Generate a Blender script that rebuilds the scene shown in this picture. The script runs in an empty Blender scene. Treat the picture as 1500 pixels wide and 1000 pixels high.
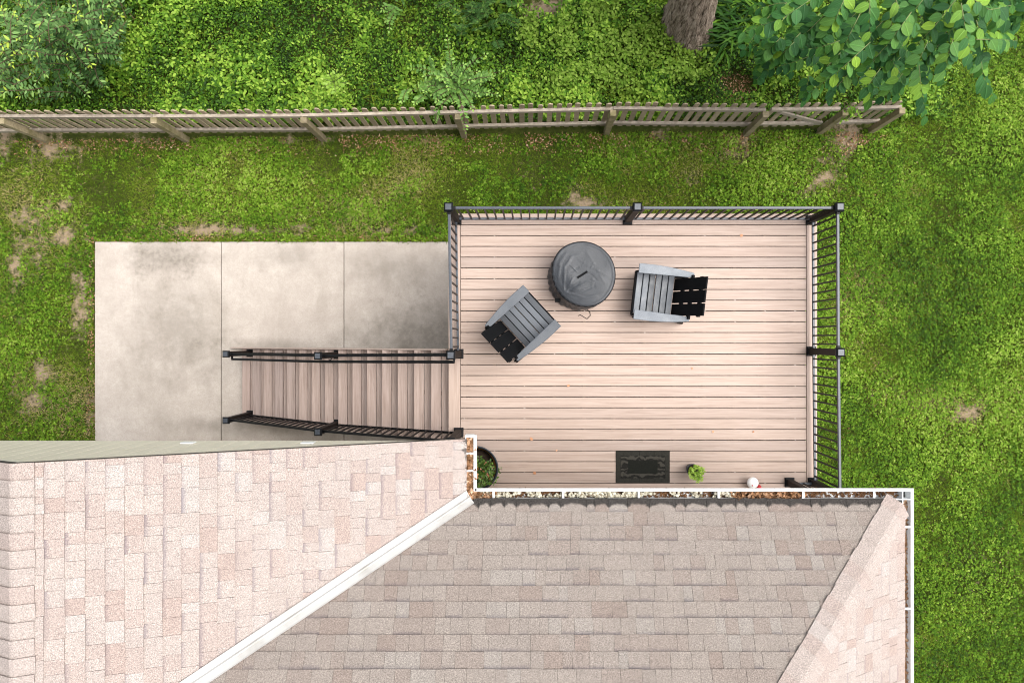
import bpy, math, random
import numpy as np
from mathutils import Vector, Matrix

# ---------------------------------------------------------------- camera, sky, sun, exposure
scene = bpy.context.scene
COL = scene.collection
H = 12.27                                   # drone height above the lawn, metres
cam_d = bpy.data.cameras.new("camera")
cam_d.sensor_width = 36.0
cam_d.lens = 24.0
cam_d.shift_x = -33.0 / 1500.0
cam_d.clip_end = 500.0
cam = bpy.data.objects.new("camera", cam_d)
cam.location = (0, 0, H)
COL.objects.link(cam)
scene.camera = cam

SUN_DIR = Vector((0.44, 0.06, 0.88)).normalized()
SUN_EL = math.asin(SUN_DIR.z)
SUN_ROT = math.atan2(SUN_DIR.x, SUN_DIR.y)
world = bpy.data.worlds.new("World")
scene.world = world
world.use_nodes = True
wn = world.node_tree
wn.nodes.clear()
w_out = wn.nodes.new("ShaderNodeOutputWorld")
w_bg = wn.nodes.new("ShaderNodeBackground")
w_sky = wn.nodes.new("ShaderNodeTexSky")
w_sky.sky_type = 'NISHITA'
w_sky.sun_disc = False
w_sky.sun_elevation = SUN_EL
w_sky.sun_rotation = SUN_ROT
w_sky.air_density = 1.0
w_sky.dust_density = 4.0
w_sky.ozone_density = 1.0
w_hs = wn.nodes.new("ShaderNodeHueSaturation")
w_hs.inputs["Saturation"].default_value = 0.25
w_bg.inputs["Strength"].default_value = 0.15
wn.links.new(w_sky.outputs[0], w_hs.inputs["Color"])
wn.links.new(w_hs.outputs[0], w_bg.inputs["Color"])
wn.links.new(w_bg.outputs[0], w_out.inputs[0])

sun_d = bpy.data.lights.new("sun", 'SUN')
sun_d.energy = 1.2
sun_d.angle = math.radians(52)
sun_d.color = (1.0, 0.965, 0.91)
sun = bpy.data.objects.new("sun", sun_d)
sun.rotation_euler = SUN_DIR.to_track_quat('Z', 'Y').to_euler()
sun.location = (10, -10, 20)
COL.objects.link(sun)

vs = scene.view_settings
vs.view_transform = 'Standard'
vs.look = 'None'
vs.gamma = 1.0
vs.use_curve_mapping = False
vs.exposure = 1.2
scene.cycles.pixel_filter_type = 'BLACKMAN_HARRIS'
scene.cycles.filter_width = 1.05

R = random.Random(7)
NP = np.random.default_rng(11)

# ---------------------------------------------------------------- helpers
F = 1000.0
PX, PY = 783.0, 500.0


def P(px, py, d):
    """the point that stands d metres under the drone, seen in that direction"""
    return Vector(((px - PX) / F * d, -(py - PY) / F * d, H - d))


WLOC = {}                                   # world locations of the things and parts (nothing is rotated while built)


def empty(name, loc, label=None, cat=None, group=None, kind=None, parent=None):
    o = bpy.data.objects.new(name, None)
    o.empty_display_size = 0.2
    COL.objects.link(o)
    o.location = loc
    WLOC[o] = Vector(loc)
    if parent:
        o.parent = parent
        o.location = Vector(loc) - WLOC[parent]
    tag(o, label, cat, group, kind)
    return o


def tag(o, label=None, cat=None, group=None, kind=None):
    if label: o["label"] = label
    if cat: o["category"] = cat
    if group: o["group"] = group
    if kind: o["kind"] = kind
    return o


def obj(name, verts, faces, mat, parent=None, bevel=0.0, smooth=False, mats=None, mi=None, uv=None, attr=None, origin=None):
    verts = [Vector(v) for v in verts]
    xs = [v.x for v in verts]; ys = [v.y for v in verts]; zs = [v.z for v in verts]
    org = Vector(origin) if origin is not None else Vector(((min(xs) + max(xs)) / 2, (min(ys) + max(ys)) / 2, min(zs)))
    me = bpy.data.meshes.new(name)
    me.from_pydata([v - org for v in verts], [], faces)
    if mats:
        for m in mats: me.materials.append(m)
        me.polygons.foreach_set("material_index", mi)
    else:
        me.materials.append(mat)
    if uv is not None:                       # one uv per vertex
        l = me.uv_layers.new(name="UVMap")
        for lp in me.loops:
            l.data[lp.index].uv = uv[lp.vertex_index]
    if attr is not None:
        a = me.attributes.new("var", 'FLOAT', 'POINT')
        a.data.foreach_set("value", attr)
    if smooth:
        me.polygons.foreach_set("use_smooth", [True] * len(me.polygons))
    me.update()
    o = bpy.data.objects.new(name, me)
    COL.objects.link(o)
    WLOC[o] = org
    if parent:
        o.parent = parent
        o.location = org - WLOC[parent]
    else:
        o.location = org
    if bevel > 0:
        b = o.modifiers.new("bevel", 'BEVEL')
        b.width = bevel; b.segments = 2; b.limit_method = 'ANGLE'; b.angle_limit = math.radians(40)
    return o


class MB:
    def __init__(s):
        s.v = []; s.f = []; s.m = []

    def add(s, v, f, m=0):
        n = len(s.v)
        s.v += [Vector(a) for a in v]
        s.f += [tuple(i + n for i in q) for q in f]
        s.m += [m] * len(f)

    def box(s, lo, hi, m=0):
        x0, y0, z0 = lo; x1, y1, z1 = hi
        s.add([(x0, y0, z0), (x1, y0, z0), (x1, y1, z0), (x0, y1, z0), (x0, y0, z1), (x1, y0, z1), (x1, y1, z1), (x0, y1, z1)],
              [(3, 2, 1, 0), (4, 5, 6, 7), (0, 1, 5, 4), (1, 2, 6, 5), (2, 3, 7, 6), (3, 0, 4, 7)], m)

    def bar(s, a, b, w, h, up=(0, 0, 1), m=0, w2=None, h2=None):
        """box beam from a to b, w wide (sideways), h high (along up)"""
        a = Vector(a); b = Vector(b); d = (b - a).normalized(); up = Vector(up)
        sd = d.cross(up)
        if sd.length < 1e-4: sd = d.cross(Vector((0, 1, 0)))
        sd.normalize(); u = sd.cross(d).normalized()
        w2 = w if w2 is None else w2; h2 = h if h2 is None else h2
        q = []
        for p, ww, hh in ((a, w, h), (b, w2, h2)):
            q += [p - sd * ww / 2 - u * hh / 2, p + sd * ww / 2 - u * hh / 2, p + sd * ww / 2 + u * hh / 2, p - sd * ww / 2 + u * hh / 2]
        s.add(q, [(0, 3, 2, 1), (4, 5, 6, 7), (0, 1, 5, 4), (1, 2, 6, 5), (2, 3, 7, 6), (3, 0, 4, 7)][:1] +
              [(4, 5, 6, 7), (0, 1, 5, 4), (1, 2, 6, 5), (2, 3, 7, 6), (3, 0, 4, 7)], m)

    def tube(s, pts, r, n=8, m=0):
        pts = [Vector(p) for p in pts]
        rs = r if isinstance(r, (list, tuple)) else [r] * len(pts)
        base = len(s.v)
        for i, p in enumerate(pts):
            d = (pts[min(i + 1, len(pts) - 1)] - pts[max(i - 1, 0)])
            d = d.normalized() if d.length > 1e-9 else Vector((0, 0, 1))
            ref = Vector((0, 0, 1)) if abs(d.z) < 0.9 else Vector((1, 0, 0))
            a = d.cross(ref).normalized(); b = d.cross(a)
            for k in range(n):
                t = 2 * math.pi * k / n
                s.v.append(p + (a * math.cos(t) + b * math.sin(t)) * rs[i])
        for i in range(len(pts) - 1):
            for k in range(n):
                s.f.append((base + i * n + k, base + i * n + (k + 1) % n, base + (i + 1) * n + (k + 1) % n, base + (i + 1) * n + k)); s.m.append(m)
        s.f.append(tuple(base + k for k in range(n))[::-1]); s.m.append(m)
        e = base + (len(pts) - 1) * n
        s.f.append(tuple(e + k for k in range(n))); s.m.append(m)

    def lathe(s, prof, c, n=32, m=0, cap=True):
        base = len(s.v); c = Vector(c)
        for r, z in prof:
            for k in range(n):
                t = 2 * math.pi * k / n
                s.v.append(c + Vector((r * math.cos(t), r * math.sin(t), z)))
        for i in range(len(prof) - 1):
            for k in range(n):
                s.f.append((base + i * n + k, base + i * n + (k + 1) % n, base + (i + 1) * n + (k + 1) % n, base + (i + 1) * n + k)); s.m.append(m)
        s.f.append(tuple(base + k for k in range(n))[::-1]); s.m.append(m)
        if cap:
            e = base + (len(prof) - 1) * n
            s.f.append(tuple(e + k for k in range(n))); s.m.append(m)

    def prism(s, poly, z0, z1, m=0):
        n = len(poly)
        s.add([(x, y, z0) for x, y in poly] + [(x, y, z1) for x, y in poly],
              [tuple(range(n))[::-1], tuple(range(n, 2 * n))] + [(i, (i + 1) % n, n + (i + 1) % n, n + i) for i in range(n)], m)

    def build(s, name, mat, parent=None, bevel=0.0, smooth=False, mats=None, **k):
        return obj(name, s.v, s.f, mat, parent, bevel, smooth, mats, s.m if mats else None, **k)


def box_obj(name, lo, hi, mat, parent=None, bevel=0.0):
    m = MB(); m.box(lo, hi)
    return m.build(name, mat, parent, bevel)


def bar_obj(name, a, b, w, h, mat, parent=None, bevel=0.0, **k):
    m = MB(); m.bar(a, b, w, h, **k)
    return m.build(name, mat, parent, bevel)


# ---------------------------------------------------------------- materials
def lin(r, g, b):
    def c(v):
        v /= 255.0
        return v / 12.92 if v <= 0.04045 else ((v + 0.055) / 1.055) ** 2.4
    return (c(r), c(g), c(b), 1.0)


class Mat:
    def __init__(s, name, rough=0.7, spec=0.5):
        s.m = bpy.data.materials.new(name)
        s.m.use_nodes = True
        s.t = s.m.node_tree
        s.t.nodes.clear()
        s.out = s.n("ShaderNodeOutputMaterial")
        s.b = s.n("ShaderNodeBsdfPrincipled")
        s.b.inputs["Roughness"].default_value = rough
        s.b.inputs["Specular IOR Level"].default_value = spec
        s.l(s.b.outputs[0], s.out.inputs[0])
        s.pos = None

    def n(s, t, **k):
        q = s.t.nodes.new(t)
        for a, v in k.items(): setattr(q, a, v)
        return q

    def l(s, a, b): s.t.links.new(a, b)

    def position(s, scale=(1, 1, 1), rnd=False):
        """world position, stretched by scale (moved by the object's own random number if rnd)"""
        g = s.n("ShaderNodeNewGeometry")
        mp = s.n("ShaderNodeMapping")
        mp.inputs["Scale"].default_value = scale
        v = g.outputs["Position"]
        if rnd:
            oi = s.n("ShaderNodeObjectInfo")
            mul = s.n("ShaderNodeMath", operation='MULTIPLY'); mul.inputs[1].default_value = 53.0
            s.l(oi.outputs["Random"], mul.inputs[0])
            add = s.n("ShaderNodeVectorMath", operation='ADD')
            s.l(v, add.inputs[0]); s.l(mul.outputs[0], add.inputs[1])
            v = add.outputs[0]
        s.l(v, mp.inputs[0])
        return mp.outputs[0]

    def noise(s, scale, detail=4, rough=0.55, vec=None, dist=0.0):
        q = s.n("ShaderNodeTexNoise")
        q.inputs["Scale"].default_value = scale
        q.inputs["Detail"].default_value = detail
        q.inputs["Roughness"].default_value = rough
        q.inputs["Distortion"].default_value = dist
        s.l(vec if vec is not None else s.position(), q.inputs["Vector"])
        return q.outputs["Fac"]

    def ramp(s, fac, stops, interp='LINEAR'):
        q = s.n("ShaderNodeValToRGB")
        q.color_ramp.interpolation = interp
        e = q.color_ramp.elements
        while len(e) < len(stops): e.new(0.5)
        for el, (p, c) in zip(e, stops):
            el.position = p
            el.color = c if len(c) == 4 else (*c, 1)
        s.l(fac, q.inputs[0])
        return q.outputs[0]

    def fr(s, fac, a, b, lo=0.0, hi=1.0):
        q = s.n("ShaderNodeMapRange")
        q.inputs[1].default_value = a; q.inputs[2].default_value = b
        q.inputs[3].default_value = lo; q.inputs[4].default_value = hi
        s.l(fac, q.inputs[0])
        return q.outputs[0]

    def math(s, op, a, b=None, c=None):
        q = s.n("ShaderNodeMath", operation=op)
        for i, v in enumerate((a, b, c)):
            if v is None: continue
            if isinstance(v, (int, float)): q.inputs[i].default_value = v
            else: s.l(v, q.inputs[i])
        return q.outputs[0]

    def mix(s, fac, a, b, mode='MIX'):
        q = s.n("ShaderNodeMix", data_type='RGBA', blend_type=mode)
        for sock, v in ((q.inputs[0], fac), (q.inputs[6], a), (q.inputs[7], b)):
            if isinstance(v, (int, float)): sock.default_value = v
            elif isinstance(v, tuple): sock.default_value = v if len(v) == 4 else (*v, 1)
            else: s.l(v, sock)
        return q.outputs[2]

    def rnd(s): return s.n("ShaderNodeObjectInfo").outputs["Random"]

    def attr(s, name="var"):
        return s.n("ShaderNodeAttribute", attribute_name=name).outputs["Fac"]

    def color(s, v):
        if isinstance(v, tuple): s.b.inputs["Base Color"].default_value = v if len(v) == 4 else (*v, 1)
        else: s.l(v, s.b.inputs["Base Color"])

    def bump(s, fac, strength=0.3, dist=0.01):
        q = s.n("ShaderNodeBump")
        q.inputs["Strength"].default_value = strength
        q.inputs["Distance"].default_value = dist
        s.l(fac, q.inputs["Height"])
        s.l(q.outputs[0], s.b.inputs["Normal"])

    def translucent(s, col, amount=0.3):
        tr = s.n("ShaderNodeBsdfTranslucent")
        if isinstance(col, tuple): tr.inputs[0].default_value = col
        else: s.l(col, tr.inputs[0])
        mx = s.n("ShaderNodeMixShader"); mx.inputs[0].default_value = amount
        s.l(s.b.outputs[0], mx.inputs[1]); s.l(tr.outputs[0], mx.inputs[2])
        s.l(mx.outputs[0], s.out.inputs[0])


def plain(name, col, rough=0.6, var=0.12, scale=12.0, bump=0.0, spec=0.5, metal=0.0):
    m = Mat(name, rough, spec)
    f = m.noise(scale, 5, 0.6)
    d = tuple(c * (1 - var) for c in col[:3]); b = tuple(min(1, c * (1 + var)) for c in col[:3])
    m.color(m.ramp(f, [(0.3, d), (0.7, b)]))
    m.b.inputs["Metallic"].default_value = metal
    if bump: m.bump(f, bump, 0.004)
    return m.m


# deck boards: pinkish tan composite with embossed grain running along the board
def deck_mat(name, c0, c1, c2, along='x', streak=1.0):
    m = Mat(name, 0.62, 0.35)
    sc = (0.9, 26, 1) if along == 'x' else (26, 0.9, 1)
    sc2 = (5, 120, 1) if along == 'x' else (120, 5, 1)
    f = m.noise(1.6, 5, 0.62, m.position(sc, True), 0.6)
    g = m.noise(1.0, 3, 0.6, m.position(sc2, True))
    big = m.noise(1.1, 3, 0.5)
    col = m.ramp(f, [(0.28, c0), (0.5, c1), (0.75, c2)])
    tone = m.ramp(m.rnd(), [(0.0, (0.80, 0.80, 0.815)), (0.3, (0.97, 0.955, 0.95)), (0.7, (1.0, 0.98, 0.965)), (1.0, (0.90, 0.875, 0.87))])
    col = m.mix(1.0, col, tone, 'MULTIPLY')
    col = m.mix(m.fr(g, 0.55, 0.8, 0, 0.35 * streak), col, tuple(c * 0.6 for c in c0[:3]))
    col = m.mix(m.fr(big, 0.5, 0.75, 0, 0.22), col, tuple(c * 0.72 for c in c1[:3]))
    m.color(col)
    m.bump(g, 0.25, 0.002)
    return m.m


M = {}
M['deck'] = deck_mat("deck_composite", (0.310, 0.232, 0.188), (0.395, 0.305, 0.253), (0.458, 0.366, 0.312), 'x')
M['border'] = deck_mat("deck_border", (0.325, 0.243, 0.198), (0.405, 0.313, 0.26), (0.46, 0.367, 0.314), 'y')
M['tread'] = deck_mat("stair_tread", (0.27, 0.20, 0.165), (0.38, 0.295, 0.255), (0.47, 0.38, 0.335), 'y', 1.8)
M['joist'] = plain("pressure_treated", (0.10, 0.075, 0.05), 0.9)
M['fascia'] = plain("fascia_composite", (0.40, 0.31, 0.26), 0.6)
M['clip'] = plain("clip_steel", (0.30, 0.28, 0.25), 0.5)
M['rail'] = plain("rail_black", (0.003, 0.0033, 0.0045), 0.45, 0.25, 40, 0.05, 0.22)
M['rail_top'] = plain("rail_sky_sheen", (0.042, 0.049, 0.060), 0.38, 0.25, 40, 0.05, 0.5)  # sky reflection on rails and cap tops put into a paler blue-grey base
M['sleeve'] = plain("post_bronze", (0.013, 0.0085, 0.007), 0.6, 0.25, 30, 0.05, 0.2)
M['white'] = plain("white_aluminium", (0.69, 0.70, 0.70), 0.45, 0.12, 9)
m = Mat("flashing_paint", 0.38)
f = m.noise(3.0, 5, 0.6, m.position((1, 1, 1)))
m.color(m.ramp(f, [(0.3, (0.31, 0.295, 0.27)), (0.5, (0.41, 0.40, 0.38)), (0.8, (0.45, 0.445, 0.43))]))
M['flashing'] = m.m
M['siding'] = plain("beige_siding", (0.70, 0.645, 0.535), 0.55, 0.06, 3)
M['soffit'] = plain("beige_trim", (0.66, 0.62, 0.54), 0.55, 0.05, 3)

# shingles: mineral granules; five blends, main slope greyed, its shade and weathering put into the colour
def shingle_mat(name, c, stain=0):
    m = Mat(name, 0.92, 0.15)
    g = m.noise(120.0, 3, 0.75)
    g2 = m.noise(75.0, 3, 0.7)
    b = m.noise(2.2, 4, 0.6)
    col = m.ramp(g, [(0.30, tuple(v * 0.34 for v in c)), (0.5, c), (0.70, tuple(min(1, v * 1.75) for v in c))])
    col = m.mix(m.fr(g2, 0.40, 0.72, 0.0, 0.42), col, tuple(v * q for v, q in zip(c, (0.66, 0.63, 0.66))))
    col = m.mix(m.fr(b, 0.42, 0.75, 0.0, 0.22), col, tuple(v * .62 for v in c))
    uv = m.n("ShaderNodeUVMap")
    sp = m.n("ShaderNodeSeparateXYZ"); m.l(uv.outputs[0], sp.inputs[0])
    # the darker granule band printed along the upper edge of some tabs
    band = m.math('MULTIPLY', m.fr(m.math('ADD', sp.outputs[1], m.math('MULTIPLY', g2, .5)), 0.98, 1.22, 0, 1), m.attr("var"))
    col = m.mix(m.math('MULTIPLY', band, .8), col, tuple(v * q for v, q in zip(c, (0.50, 0.50, 0.60))))
    if stain:
        x = m.math('ABSOLUTE', m.math('SUBTRACT', sp.outputs[0], 0.5))
        arch = m.math('MULTIPLY', m.math('POWER', m.math('MULTIPLY', x, 2.0), 3.0), 0.26)
        e = m.math('SUBTRACT', sp.outputs[1], arch)
        e = m.math('ADD', e, m.math('MULTIPLY', m.math('SUBTRACT', m.noise(16.0, 4, 0.65), 0.5), 0.42 if stain == 1 else 1.5))
        lo = 0.42 if stain == 1 else 0.02
        fac = m.fr(e, lo - 0.09, lo + 0.09, 0.95 if stain == 1 else 0.75, 0.0)
        col = m.mix(fac, col, m.ramp(g, [(.4, (0.009, 0.008, 0.0075)), (.72, (0.075, 0.068, 0.063))]))
    m.color(col)
    m.bump(g2, 0.5, 0.004)
    return m.m

BLENDS = [(0.318, 0.262, 0.234), (0.336, 0.287, 0.258), (0.346, 0.306, 0.280), (0.326, 0.278, 0.251), (0.306, 0.243, 0.214)]
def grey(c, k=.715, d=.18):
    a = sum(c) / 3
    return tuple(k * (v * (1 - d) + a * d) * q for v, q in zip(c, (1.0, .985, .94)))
SH = [shingle_mat("shingle_blend", c) for c in BLENDS]
SH_N = [shingle_mat("shingle_shaded_weathered", grey(c)) for c in BLENDS]
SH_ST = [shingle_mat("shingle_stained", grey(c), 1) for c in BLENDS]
SH_ST2 = [shingle_mat("shingle_blotched", c, 2) for c in BLENDS]
SW = [0.26, 0.31, 0.10, 0.23, 0.10]
M['roofdeck'] = plain("roof_felt", (0.035, 0.032, 0.03), 0.95)

# concrete with grey blotches of algae and a paler trowelled rim
m = Mat("concrete", 0.85, 0.25)
f1 = m.noise(0.55, 5, 0.62, m.position(), 0.3)
f2 = m.noise(3.5, 6, 0.65)
f3 = m.noise(60.0, 3, 0.7)
f5 = m.noise(13.0, 6, 0.75)
f4 = m.noise(1.6, 6, 0.7, m.position((1.0, 0.45, 1)), 0.5)
col = m.ramp(f2, [(0.3, (0.398, 0.348, 0.302)), (0.7, (0.478, 0.424, 0.374))])
col = m.mix(m.fr(f1, 0.48, 0.70, 0, 0.40), col, (0.30, 0.252, 0.215))
col = m.mix(m.fr(f4, 0.48, 0.72, 0, 0.5), col, (0.26, 0.225, 0.185))
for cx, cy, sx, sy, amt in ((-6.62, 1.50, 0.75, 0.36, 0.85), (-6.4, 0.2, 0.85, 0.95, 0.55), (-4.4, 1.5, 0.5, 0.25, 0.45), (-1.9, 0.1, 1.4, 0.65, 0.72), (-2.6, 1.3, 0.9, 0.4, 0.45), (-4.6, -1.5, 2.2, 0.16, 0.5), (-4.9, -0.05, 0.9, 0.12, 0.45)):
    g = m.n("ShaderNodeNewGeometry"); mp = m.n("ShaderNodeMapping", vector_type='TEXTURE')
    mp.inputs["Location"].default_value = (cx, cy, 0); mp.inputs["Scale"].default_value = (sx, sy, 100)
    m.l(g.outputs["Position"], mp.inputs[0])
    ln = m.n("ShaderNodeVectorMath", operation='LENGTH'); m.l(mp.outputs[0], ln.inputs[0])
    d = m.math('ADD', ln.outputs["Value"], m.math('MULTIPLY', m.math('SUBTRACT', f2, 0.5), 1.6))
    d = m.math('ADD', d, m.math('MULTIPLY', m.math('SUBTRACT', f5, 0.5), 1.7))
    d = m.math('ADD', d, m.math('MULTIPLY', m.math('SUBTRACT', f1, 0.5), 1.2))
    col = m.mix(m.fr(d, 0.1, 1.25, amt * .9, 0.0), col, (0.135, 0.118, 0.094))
col = m.mix(m.fr(f5, 0.46, 0.74, 0.0, 0.42), col, (0.30, 0.26, 0.22))
col = m.mix(m.fr(f3, 0.40, 0.72, 0.0, 0.38), col, (0.22, 0.195, 0.165))
m.color(col)
m.bump(f3, 0.25, 0.003)
M['concrete'] = m.m

# soil under the grass
m = Mat("lawn_soil", 0.95, 0.15)
f1 = m.noise(0.8, 6, 0.65)
f2 = m.noise(9.0, 6, 0.7)
f3 = m.noise(55.0, 4, 0.7)
col = m.ramp(f2, [(0.3, (0.020, 0.028, 0.004)), (0.55, (0.050, 0.062, 0.010)), (0.75, (0.09, 0.075, 0.028))])
col = m.mix(m.fr(f1, 0.50, 0.68, 0, 0.75), col, (0.026, 0.038, 0.005))
a = m.attr("bare")
bare = m.math('ADD', a, m.math('MULTIPLY', m.math('SUBTRACT', f2, 0.5), 2.6))
col = m.mix(m.fr(bare, 0.38, 0.9, 0, 0.92), col, m.ramp(f3, [(0.3, (0.19, 0.135, 0.085)), (0.7, (0.40, 0.30, 0.215))]))
col = m.mix(m.fr(f3, 0.45, 0.8, 0.0, 0.5), col, (0.02, 0.022, 0.008))
m.color(col)
m.bump(f3, 0.6, 0.02)
M['soil'] = m.m


def leaf_mat(name, stops, rough=0.5, trans=0.25, veins=False, rnd=False, sheen=0.4):
    m = Mat(name, rough, sheen)
    f = m.rnd() if rnd else m.attr("var")
    col = m.ramp(f, stops)
    if veins:
        uv = m.n("ShaderNodeUVMap")
        sp = m.n("ShaderNodeSeparateXYZ"); m.l(uv.outputs[0], sp.inputs[0])
        y = m.math('ABSOLUTE', m.math('SUBTRACT', sp.outputs[1], 0.5))
        v = m.math('SUBTRACT', m.math('MULTIPLY', sp.outputs[0], 8.0), m.math('MULTIPLY', y, 7.0))
        v = m.math('FRACT', v)
        v = m.math('ABSOLUTE', m.math('SUBTRACT', v, 0.5))
        rib = m.fr(v, 0.36, 0.5, 0.0, 1.0)
        mid = m.fr(y, 0.0, 0.05, 1.0, 0.0)
        vv = m.math('MAXIMUM', m.math('MULTIPLY', rib, 0.55), mid)
        light = m.mix(1.0, col, (1.55, 1.5, 1.7), 'MULTIPLY')
        col = m.mix(m.math('MULTIPLY', vv, 0.8), col, light)
        m.bump(vv, 0.5, 0.01)
    m.color(col)
    m.translucent(m.mix(1.0, col, (1.25, 1.35, 0.6), 'MULTIPLY'), trans)
    return m.m


G = lambda *a: tuple(a)
M['grass'] = leaf_mat("grass_blades", [(0.0, (0.026, 0.046, 0.004)), (0.45, (0.080, 0.132, 0.008)), (0.8, (0.155, 0.210, 0.020)), (0.92, (0.21, 0.20, 0.045)), (1.0, (0.34, 0.28, 0.13))], 0.8, 0.22, sheen=0.08)
M['clover'] = leaf_mat("clover_leaves", [(0.0, (0.018, 0.046, 0.003)), (0.35, (0.060, 0.138, 0.006)), (0.7, (0.140, 0.250, 0.016)), (0.93, (0.23, 0.36, 0.035)), (1.0, (0.32, 0.40, 0.09))], 0.65, 0.22, sheen=0.12)
M['cover'] = leaf_mat("woodland_leaves", [(0.0, (0.012, 0.034, 0.003)), (0.33, (0.040, 0.110, 0.006)), (0.7, (0.115, 0.235, 0.015)), (1.0, (0.27, 0.41, 0.05))], 0.62, 0.22, sheen=0.18)
M['nettle'] = leaf_mat("pale_weed_leaves", [(0.0, (0.050, 0.120, 0.006)), (0.5, (0.125, 0.225, 0.018)), (1.0, (0.24, 0.35, 0.055))], 0.6, 0.25, sheen=0.18)
M['weed'] = leaf_mat("tall_weed_leaves", [(0.0, (0.018, 0.058, 0.010)), (0.5, (0.045, 0.115, 0.020)), (1.0, (0.11, 0.21, 0.035))], 0.6, 0.22, sheen=0.2)
M['sapling'] = leaf_mat("blue_green_leaflets", [(0.0, (0.012, 0.042, 0.007)), (0.45, (0.050, 0.120, 0.024)), (0.75, (0.165, 0.285, 0.085)), (0.93, (0.27, 0.41, 0.08)), (1.0, (0.34, 0.44, 0.05))], 0.5, 0.2, sheen=0.22)
M['honey'] = leaf_mat("honeysuckle_leaves", [(0.0, (0.045, 0.120, 0.016)), (0.6, (0.135, 0.265, 0.048)), (1.0, (0.27, 0.43, 0.085))], 0.5, 0.22, sheen=0.3)
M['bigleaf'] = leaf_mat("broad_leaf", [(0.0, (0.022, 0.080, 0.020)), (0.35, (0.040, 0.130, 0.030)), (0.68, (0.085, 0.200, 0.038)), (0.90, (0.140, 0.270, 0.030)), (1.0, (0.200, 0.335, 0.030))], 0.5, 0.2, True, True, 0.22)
M['bigleaf_shaded'] = leaf_mat("broad_leaf_shaded", [(0.0, (0.012, 0.058, 0.013)), (0.35, (0.022, 0.092, 0.017)), (0.8, (0.050, 0.145, 0.018)), (1.0, (0.11, 0.225, 0.02))], 0.5, 0.2, True, False, 0.22)  # darker leaf copy: shade of the lower layer put into its colours
M['strap'] = leaf_mat("strap_leaves", [(0.0, (0.005, 0.022, 0.002)), (0.6, (0.022, 0.080, 0.005)), (1.0, (0.12, 0.24, 0.016))], 0.6, 0.18, sheen=0.15)
M['lime'] = leaf_mat("lime_leaves", [(0.0, (0.15, 0.28, 0.02)), (0.5, (0.25, 0.40, 0.045)), (1.0, (0.36, 0.48, 0.09))], 0.5, 0.28)
M['rose'] = leaf_mat("planter_leaves", [(0.0, (0.022, 0.055, 0.008)), (0.5, (0.075, 0.150, 0.020)), (0.9, (0.17, 0.27, 0.045)), (0.95, (0.35, 0.10, 0.04)), (1.0, (0.62, 0.20, 0.15))], 0.45, 0.2, sheen=0.5)
M['litter'] = leaf_mat("dry_leaf_litter", [(0.0, (0.09, 0.045, 0.022)), (0.5, (0.24, 0.125, 0.06)), (0.85, (0.42, 0.24, 0.14)), (1.0, (0.50, 0.36, 0.25))], 0.8, 0.1, sheen=0.2)
M['blossom'] = leaf_mat("pale_seed_fluff", [(0.0, (0.16, 0.13, 0.09)), (0.35, (0.36, 0.33, 0.25)), (1.0, (0.56, 0.53, 0.44))], 0.9, 0.05, sheen=0.1)
M['dryleaf'] = leaf_mat("fallen_leaf", [(0.0, (0.50, 0.24, 0.13)), (0.5, (0.62, 0.36, 0.22)), (1.0, (0.45, 0.20, 0.10))], 0.7, 0.1, False, True)
M['twig'] = plain("twig_bark", (0.09, 0.055, 0.03), 0.85)
M['greenstem'] = plain("green_stem", (0.16, 0.19, 0.06), 0.7)

m = Mat("oak_bark", 0.95, 0.15)
v = m.position((17, 17, 2.4))
f = m.noise(1.6, 6, 0.7, v, 0.8)
g = m.noise(30, 4, 0.7)
col = m.ramp(f, [(0.36, (0.035, 0.025, 0.018)), (0.48, (0.25, 0.19, 0.145)), (0.64, (0.48, 0.395, 0.325))])
col = m.mix(m.fr(g, 0.45, 0.8, 0, 0.5), col, (0.06, 0.042, 0.03))
m.color(col); m.bump(f, 0.9, 0.04)
M['bark'] = m.m


def wood(name, c0, c1, moss=0.0):
    m = Mat(name, 0.9, 0.2)
    f = m.noise(3.0, 6, 0.7, m.position((5, 5, 30), True))
    h = m.noise(3.0, 6, 0.7, m.position((1.3, 40, 40), True))
    g = m.noise(4.0, 5, 0.65)
    col = m.ramp(m.math('MULTIPLY', m.math('ADD', f, h), 0.5), [(0.36, c0), (0.62, c1)])
    t = m.ramp(m.rnd(), [(0.0, (0.74, 0.72, 0.70)), (0.5, (0.95, 0.93, 0.9)), (1.0, (1.1, 1.08, 1.03))])
    col = m.mix(1.0, col, t, 'MULTIPLY')
    if moss: col = m.mix(m.fr(g, 0.42, 0.66, 0, moss), col, (0.115, 0.11, 0.035))
    m.color(col); m.bump(h, 0.4, 0.004)
    return m.m

M['picket'] = wood("weathered_picket", (0.19, 0.15, 0.105), (0.48, 0.395, 0.295), 0.25)
M['fencerail'] = wood("weathered_rail", (0.20, 0.17, 0.138), (0.45, 0.395, 0.335), 0.08)
M['fencepost'] = wood("mossy_post", (0.18, 0.15, 0.095), (0.42, 0.35, 0.24), 0.7)

# outdoor plastic lumber
def lumber(name, c, rough):
    m = Mat(name, rough, 0.6)
    f = m.noise(160, 3, 0.7); g = m.noise(7, 4, 0.6, m.position((1, 1, 1), True))
    col = m.ramp(f, [(0.3, tuple(v * 0.72 for v in c)), (0.7, tuple(v * 1.25 for v in c))])
    t = m.ramp(m.rnd(), [(0.0, (0.35, 0.36, 0.38)), (0.25, (0.55, 0.56, 0.57)), (0.45, (1.0, 1.0, 1.0)), (1.0, (1.25, 1.25, 1.25))])
    col = m.mix(1.0, col, t, 'MULTIPLY')
    m.color(col); m.bump(f, 0.2, 0.002)
    m.l(m.fr(g, 0.35, 0.7, rough - 0.1, rough + 0.15), m.b.inputs["Roughness"])
    return m.m

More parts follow.
